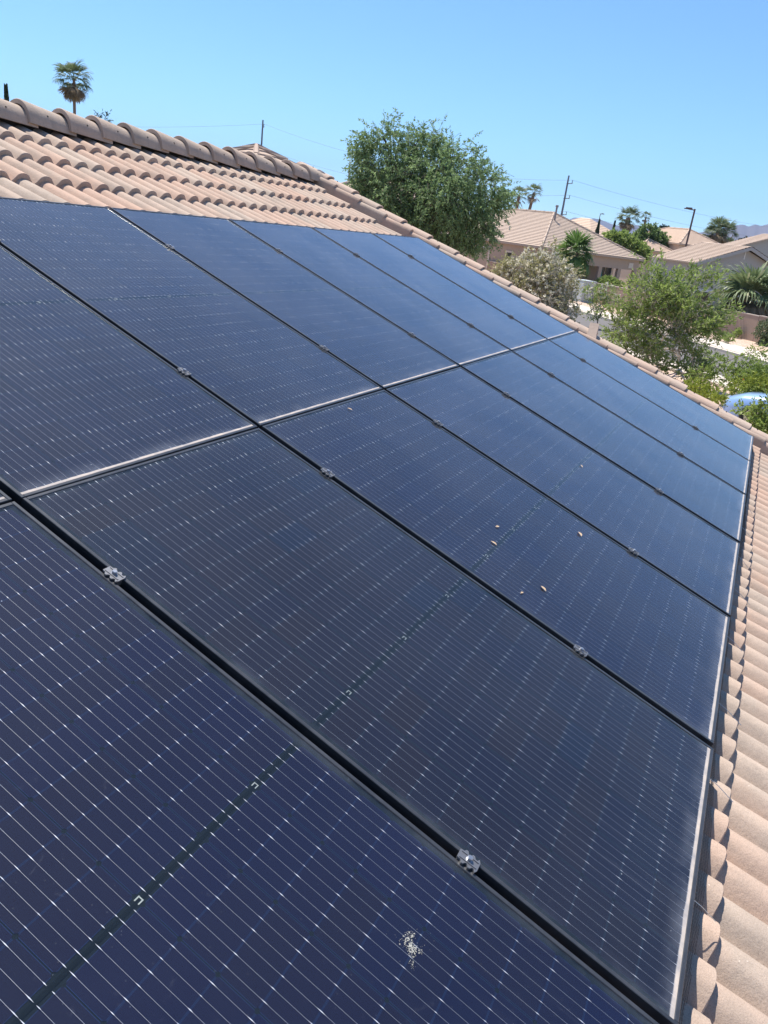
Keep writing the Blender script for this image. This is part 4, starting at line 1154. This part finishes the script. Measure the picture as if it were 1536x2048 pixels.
def near_palm(name, top, D, label, lp, lb, mats, nf, zfall, seed, trunk_r=.18, up=1.35):
    T = at(*top, D); e0 = empty(name, (T.x, T.y, 0), label, 'palm tree')
    rr = random.Random(seed)
    MB().tube([(0, 0, 0), (.05, 0, T.z * .5), (0, 0, T.z)], [trunk_r * 1.2, trunk_r, trunk_r * .8], 9).build('trunk', M['palm_trunk'], e0)
    ms_ = [frond_mesh('frond', m__, lp * f_, lb * f_, 26, 112, d_, seed + i) for i, (m__, f_, d_) in enumerate(mats)]
    for k in range(nf):
        t_ = (k + .5) / nf
        el = up - (up + zfall) * t_ ** .85; az = k * 2.39996 + rr.uniform(-.2, .2)
        o = link('frond', ms_[min(len(ms_) - 1, int(t_ * len(ms_)))], None, e0)
        o.matrix_local = Matrix.Translation((0, 0, T.z)) @ Matrix.Rotation(az, 4, 'Z') @ Matrix.Rotation(-el, 4, 'Y') @ Matrix.Rotation(rr.uniform(-.35, .35), 4, 'X') @ Matrix.Scale(rr.uniform(.85, 1.1), 4)
    return e0
near_palm('fan_palm', (1153, 505), 67, 'green fan palm standing before the taupe house patio', .85, 1.25, ((M['frond'], 1.0, .15), (M['frond'], 1.0, .35), (M['frond'], 1.05, .6)), 30, .85, 11)
near_palm('drooping_palm', (1497, 594), 54, 'broad pale fan palm leaning over the block wall, before the grey house', .95, 1.6, ((M['frond_pale'], 1.0, .3), (M['frond_pale'], 1.05, .55), (M['frond_dead'], 1.0, .8)), 32, .75, 23, .2)
def far_palm(top, D, label, cr, seed, skirt=.5, trunk_r=.22, lean=0.0, full=1.0):
    T = at(*top, D); e0 = empty('tall_palm', (T.x, T.y, 0), label, 'palm tree', 'tall palms beyond the houses'); rr = random.Random(seed)
    MB().tube([(-lean, 0, 0), (-lean * .4, 0, T.z * .6), (0, 0, T.z)], [trunk_r * 1.25, trunk_r, trunk_r * .85], 8).build('trunk', M['palm_trunk'], e0)
    for nm, mat, n_, e_hi, e_lo, sc in (('crown', M['frond_far'], int(24 * full), 1.35, -.35, 1.0), ('skirt', M['frond_dead'], int(22 * skirt), -.45, -1.35, .95)):
        if n_ < 3: continue
        m_ = MB(); fm = frond_mesh('tmp', mat, cr * .5, cr * .6, 17, 85, .45 if nm == 'crown' else .2, seed)
        vs_ = [v.co.copy() for v in fm.vertices]; fs_ = [tuple(p.vertices) for p in fm.polygons]
        for k in range(n_):
            el = e_hi + (e_lo - e_hi) * ((k + .5) / n_) ** .9 + rr.uniform(-.12, .12)
            X = Matrix.Translation((0, 0, T.z - (0 if nm == 'crown' else cr * .1))) @ Matrix.Rotation(k * 2.39996 + rr.uniform(-.3, .3), 4, 'Z') @ Matrix.Rotation(-el, 4, 'Y') @ Matrix.Rotation(rr.uniform(-.4, .4), 4, 'X') @ Matrix.Scale(sc * rr.uniform(.8, 1.1), 4)
            m_.add([X @ v for v in vs_], fs_)
        m_.build(nm, mat, e0); bpy.data.meshes.remove(fm)
    return e0
far_palm((148, 160), 78, 'tall shaggy palm standing alone in the sky behind our ridge', 1.65, 5, 1.1, .13)
far_palm((1038, 392), 150, 'tall palm just right of the big tree, left of a matching pair', 2.0, 6, .25, .3, 0, .7)
far_palm((1068, 386), 152, 'tall palm of the pair nearer the utility pole', 2.0, 8, .25, .3, 1.2, .7)
far_palm((1257, 436), 140, 'bushy palm before the mountains, beside the far pink roof', 2.2, 9, 1.0, .45)
far_palm((1292, 434), 300, 'tiny far palm sticking up above the green trees', 2.2, 10, .3, .3, 0, .6)
far_palm((1437, 459), 125, 'tallest palm of the clump behind the clerestory house', 2.0, 12, .4, .25)
far_palm((1452, 465), 127, 'right palm of the clump behind the clerestory house', 1.9, 13, .4, .25)
far_palm((1424, 470), 126, 'lower left palm of the clump behind the clerestory house', 1.7, 14, .4, .25)

# ---- far trees
def far_tree(name, lobes, label, mat, n, per, L, W, base_px=None, grp='trees among the far houses'):
    c0 = lobes[0][0]; e0 = empty(name, (c0.x, c0.y, 0), label, 'tree', grp)
    limbs(e0, Vector((c0.x, c0.y, 0)), lobes, .18, M['bark'], 3)
    P, Dd, b2, v2 = twig_cloud(lobes, n, per, .6, .25, .8, .5); leaves('crown', P, Dd, L, W, mat, e0)
far_tree('far_tree', [lobe(1294, 470, 112, 19, .9), lobe(1314, 484, 112, 17), lobe(1280, 488, 112, 16), lobe(1300, 500, 112, 22)], 'green tree between the far pink roof and the clerestory house', M['leaf_far'], 900, 13, .38, .09)
far_tree('far_tree', [lobe(1325, 463, 135, 9), lobe(1322, 475, 135, 9)], 'small dark tree left of the clerestory house roof', M['leaf_dark'], 200, 12, .35, .09)
far_tree('bright_tree', [lobe(1235, 482, 102, 20, .8), lobe(1258, 492, 102, 20, .8), lobe(1280, 505, 102, 18, .8), lobe(1222, 478, 102, 12)], 'bright yellow-green tree behind the roof of the taupe house', M['leaf_green'], 900, 13, .34, .08)
far_tree('far_tree', [lobe(1450, 494, 135, 13), lobe(1460, 502, 135, 11), lobe(1436, 494, 135, 10)], 'weeping tree under the palm clump right of the clerestory house', M['leaf_far'], 500, 13, .4, .09)
far_tree('far_tree', [lobe(1485, 488, 150, 9), lobe(1478, 492, 150, 7)], 'small tree beside the rear grey gable', M['leaf_dark'], 160, 12, .4, .1)
far_tree('far_tree', [lobe(207, 243, 60, 11, .5), lobe(196, 246, 60, 8, .5)], 'wispy treetop just showing over our ridge caps', M['leaf_dark'], 60, 9, .2, .03)
def cypress(tip, base_y, D, rpx, label):
    T = at(*tip, D); e0 = empty('cypress', (T.x, T.y, 0), label, 'tree', 'slim cypresses'); r = rpx / FPX * D
    MB().tube([(0, 0, 0), (0, 0, T.z * .9)], [.14, .03], 6).build('trunk', M['bark'], e0)
    n = 2600; t_ = rng.random(n); zz = T.z * (0.15 + .85 * t_); rad = r * np.minimum(1, (1 - t_) * 2.2) * np.sqrt(rng.random(n)); a = rng.random(n) * 6.283
    P = np.stack([T.x + rad * np.cos(a), T.y + rad * np.sin(a), zz], 1); Dd = np.stack([np.cos(a) * .4, np.sin(a) * .4, np.ones(n)], 1)
    leaves('crown', P, Dd, .35, .08, M['leaf_dark'], e0)
cypress((12, 176), 220, 75, 6.5, 'slim dark cypress tip at the left edge behind our ridge')
cypress((1199, 441), 470, 148, 4.5, 'slim dark cypress left of the far pink roof peak')
cypress((1230, 444), 470, 146, 3.5, 'slim dark cypress before the far pink roof')
# distant tree belt along the horizon, reading as one mass
P_l = []
for k in range(260):
    px = 300 + 1500 * k / 259; D_ = 260 + 120 * random.random(); c = at(px, 442 + (px - 768) * .1303 - random.uniform(-4, 10), D_)
    P_l.append((Vector((c.x, c.y, random.uniform(1.0, 3.6))), (random.uniform(4, 8), random.uniform(4, 8), random.uniform(2, 3.8))))
db = empty('distant_trees', (P_l[0][0].x, P_l[0][0].y, 0)); 
P, Dd, b2, v2 = twig_cloud(P_l, 6000, 7, 1.2, .1, .7, .5)
bpy.data.objects.remove(db)
class _Z: 
    matrix_world = Matrix.Identity(4)
def loose(name, P, Dd, L, W, mat):
    n = len(P); Dr = Dd / np.linalg.norm(Dd, axis=1, keepdims=True); S = np.cross(Dr, rng.normal(size=(n, 3))); S /= np.linalg.norm(S, axis=1, keepdims=True) + 1e-9
    V = np.stack([P, P + Dr * L * .5 + S * W, P + Dr * L, P + Dr * L * .5 - S * W], 1).reshape(-1, 3)
    return link(name, np_mesh(name, V, np.arange(4 * n).reshape(n, 4), mat))
tag(loose('distant_trees', P, Dd, 1.3, .4, M['leaf_far']), 'belt of distant trees along the horizon below the mountains', 'trees', kind='stuff')

# ------------------------------------------------------------------ pale blue car, nose to the left
M['paint'] = NT('car_paint'); 
_t = M['paint']; _b = _t.bsdf((0.26, 0.40, 0.66), 0.3, 0.1, 0.5); _b.inputs['Coat Weight'].default_value = 1.0; M['paint'] = _t.done(_b)
M['tyre'] = plain('tyre', (0.02, 0.02, 0.02), .9); M['rim'] = plain('rim', (.5, .5, .5), .3, .9); M['lampglass'] = plain('lamp_glass', (.6, .62, .65), .15, .3)
cq = onground(1449, 838)
car = empty('parked_car', Matrix.Translation((cq.x, cq.y, .05)) @ Matrix.Rotation(math.radians(-12), 4, 'Z'), 'pale blue car parked behind the shrubs past the gable corner', 'car')
# body as lofted cross sections along x (nose at x=0, tail at x=4.5)
secs = [(0.0, .60, .35, .55), (.12, .74, .25, .68), (.5, .84, .22, .82), (1.2, .88, .22, .93), (1.65, .89, .22, .98), (2.6, .90, .22, .98), (3.6, .89, .22, .97), (4.2, .84, .25, .95), (4.5, .70, .35, .80)]
V_ = []; NS = 10
for (x, hw, z0, z1) in secs:
    for (a, b2) in ((-1, 0), (-1.0, .45), (-.96, .8), (-.80, .97), (-.4, 1.03), (.4, 1.03), (.80, .97), (.96, .8), (1.0, .45), (1, 0)):
        V_.append((x, a * hw, z0 + (z1 - z0) * b2))
F_ = [(i * NS + k, i * NS + k + 1, (i + 1) * NS + k + 1, (i + 1) * NS + k) for i in range(len(secs) - 1) for k in range(NS - 1)]
F_ += [tuple(range(NS)), tuple((len(secs) - 1) * NS + k for k in range(NS - 1, -1, -1))]
body = MB().add(V_, [tuple(reversed(f)) for f in F_]).build('body', M['paint'], car, True)
cabn = [(1.35, .72, .97, .98), (2.15, .62, .97, 1.40), (3.1, .62, .97, 1.42), (4.0, .70, .95, 1.0)]
V_ = []
for (x, hw, z0, z1) in cabn: V_ += [(x, -hw - .1, z0), (x, -hw, z1 - .03), (x, -hw * .6, z1 + .01), (x, hw * .6, z1 + .01), (x, hw, z1 - .03), (x, hw + .1, z0)]
F_ = [(i * 6 + k + 6, i * 6 + k + 7, i * 6 + k + 1, i * 6 + k) for i in range(3) for k in range(5)]
MB().add(V_, F_).build('windows', M['pane'], car, True)
rf_ = MB()
for y in (-.66, .66): rf_.tube([(1.38, y * 1.12, .97), (2.17, y, 1.40), (3.1, y, 1.42), (3.98, y * 1.1, 1.0)], .045, 6)
rf_.add([(2.14, -.6, 1.425), (2.14, .6, 1.425), (3.12, .6, 1.445), (3.12, -.6, 1.445)], [(0, 1, 2, 3)]); rf_.build('roof_frame', M['paint'], car)
for y in (-.85, .85):
    for x in (.85, 3.6):
        w_ = MB().tube([(x, y - .1, .32), (x, y + .1, .32)], .32, 18).build('wheel', M['tyre'], car)
        MB().tube([(x, y - .105, .32), (x, y + .105, .32)], .2, 12).build('rim', M['rim'], w_)
for y in (-.5, .5): MB().tube([(.03, y, .56), (.14, y * 1.06, .60)], [.09, .11], 8).build('headlight', M['lampglass'], car)
MB().box(1.30, 1.345, -.70, .70, .985, 1.0).build('wiper_cowl', M['tyre'], car)

# ------------------------------------------------------------------ mountains
def m_mount():
    t = NT('mountain_rock'); co = t.obj()
    c = t.mix(t.noise(co, 0.004, 8, 0.7), (0.085, 0.075, 0.085), (0.17, 0.14, 0.135))
    return t.done(t.bsdf(c, 0.95, 0, 0.1))
M['mount'] = m_mount()
def ridge(name, prof, D, depth, amp, seed):
    r2 = np.random.default_rng(seed); xs = np.array([p[0] for p in prof]); ys = np.array([p[1] for p in prof], float)
    N, K = 170, 22; V = []
    wig = np.cumsum(r2.normal(size=(K, N)), 1); wig -= np.linspace(0, 1, N) * wig[:, -1:]
    for k in range(K):
        s = k / (K - 1) * 2 - 1                       # -1 front foot, 0 crest, 1 back foot
        for i in range(N):
            px = xs[0] + (xs[-1] - xs[0]) * i / (N - 1); py = np.interp(px, xs, ys)
            c = at(px, py, D); f_ = max(0.0, 1 - abs(s) ** .9)
            dd = Vector((c.x - CAM_C.x, c.y - CAM_C.y, 0)).normalized()
            z = c.z * f_ + amp * wig[k, i] * f_ * (1 - f_) * 1.2
            p = Vector((c.x, c.y, 0)) + dd * (s * depth)
            V.append((p.x, p.y, max(-5, z - (6 if abs(s) > .99 else 0))))
    F = [(k * N + i, k * N + i + 1, (k + 1) * N + i + 1, (k + 1) * N + i) for k in range(K - 1) for i in range(N - 1)]
    o = MB().add(V, F).build(name, M['mount'], None, True); return tag(o, kind='structure')
ridge('mountain_range', [(700, 432), (900, 448), (1040, 452), (1110, 448), (1138, 436), (1150, 431), (1160, 433), (1172, 441), (1186, 433), (1200, 435), (1222, 444), (1250, 452), (1275, 446), (1300, 455), (1322, 466), (1335, 459), (1350, 461), (1365, 469), (1385, 476), (1450, 480)], 6200, 900, 3.0, 2)
ridge('right_mountain_range', [(1340, 480), (1375, 468), (1400, 462), (1430, 455), (1455, 450), (1470, 447), (1482, 444), (1490, 444), (1498, 448), (1505, 446), (1513, 443), (1522, 447), (1540, 442), (1580, 430), (1640, 436), (1720, 450), (1850, 480), (2000, 520)], 5200, 1100, 3.5, 5)

# ------------------------------------------------------------------ the air
hz = MB().box(-9600, 9600, -9600, 9600, -1.0, 620.0)
ho = hz.build('haze', None)
hm = bpy.data.materials.new('haze_air'); hm.use_nodes = True; hm.node_tree.nodes.clear()
pv = hm.node_tree.nodes.new('ShaderNodeVolumePrincipled'); pv.inputs['Color'].default_value = (0.42, 0.63, 1.0, 1); pv.inputs['Density'].default_value = 0.00009
mo_ = hm.node_tree.nodes.new('ShaderNodeOutputMaterial'); hm.node_tree.links.new(pv.outputs[0], mo_.inputs['Volume'])
ho.data.materials.append(hm); tag(ho, 'thin pale blue air between us and the mountains', 'haze', kind='stuff')
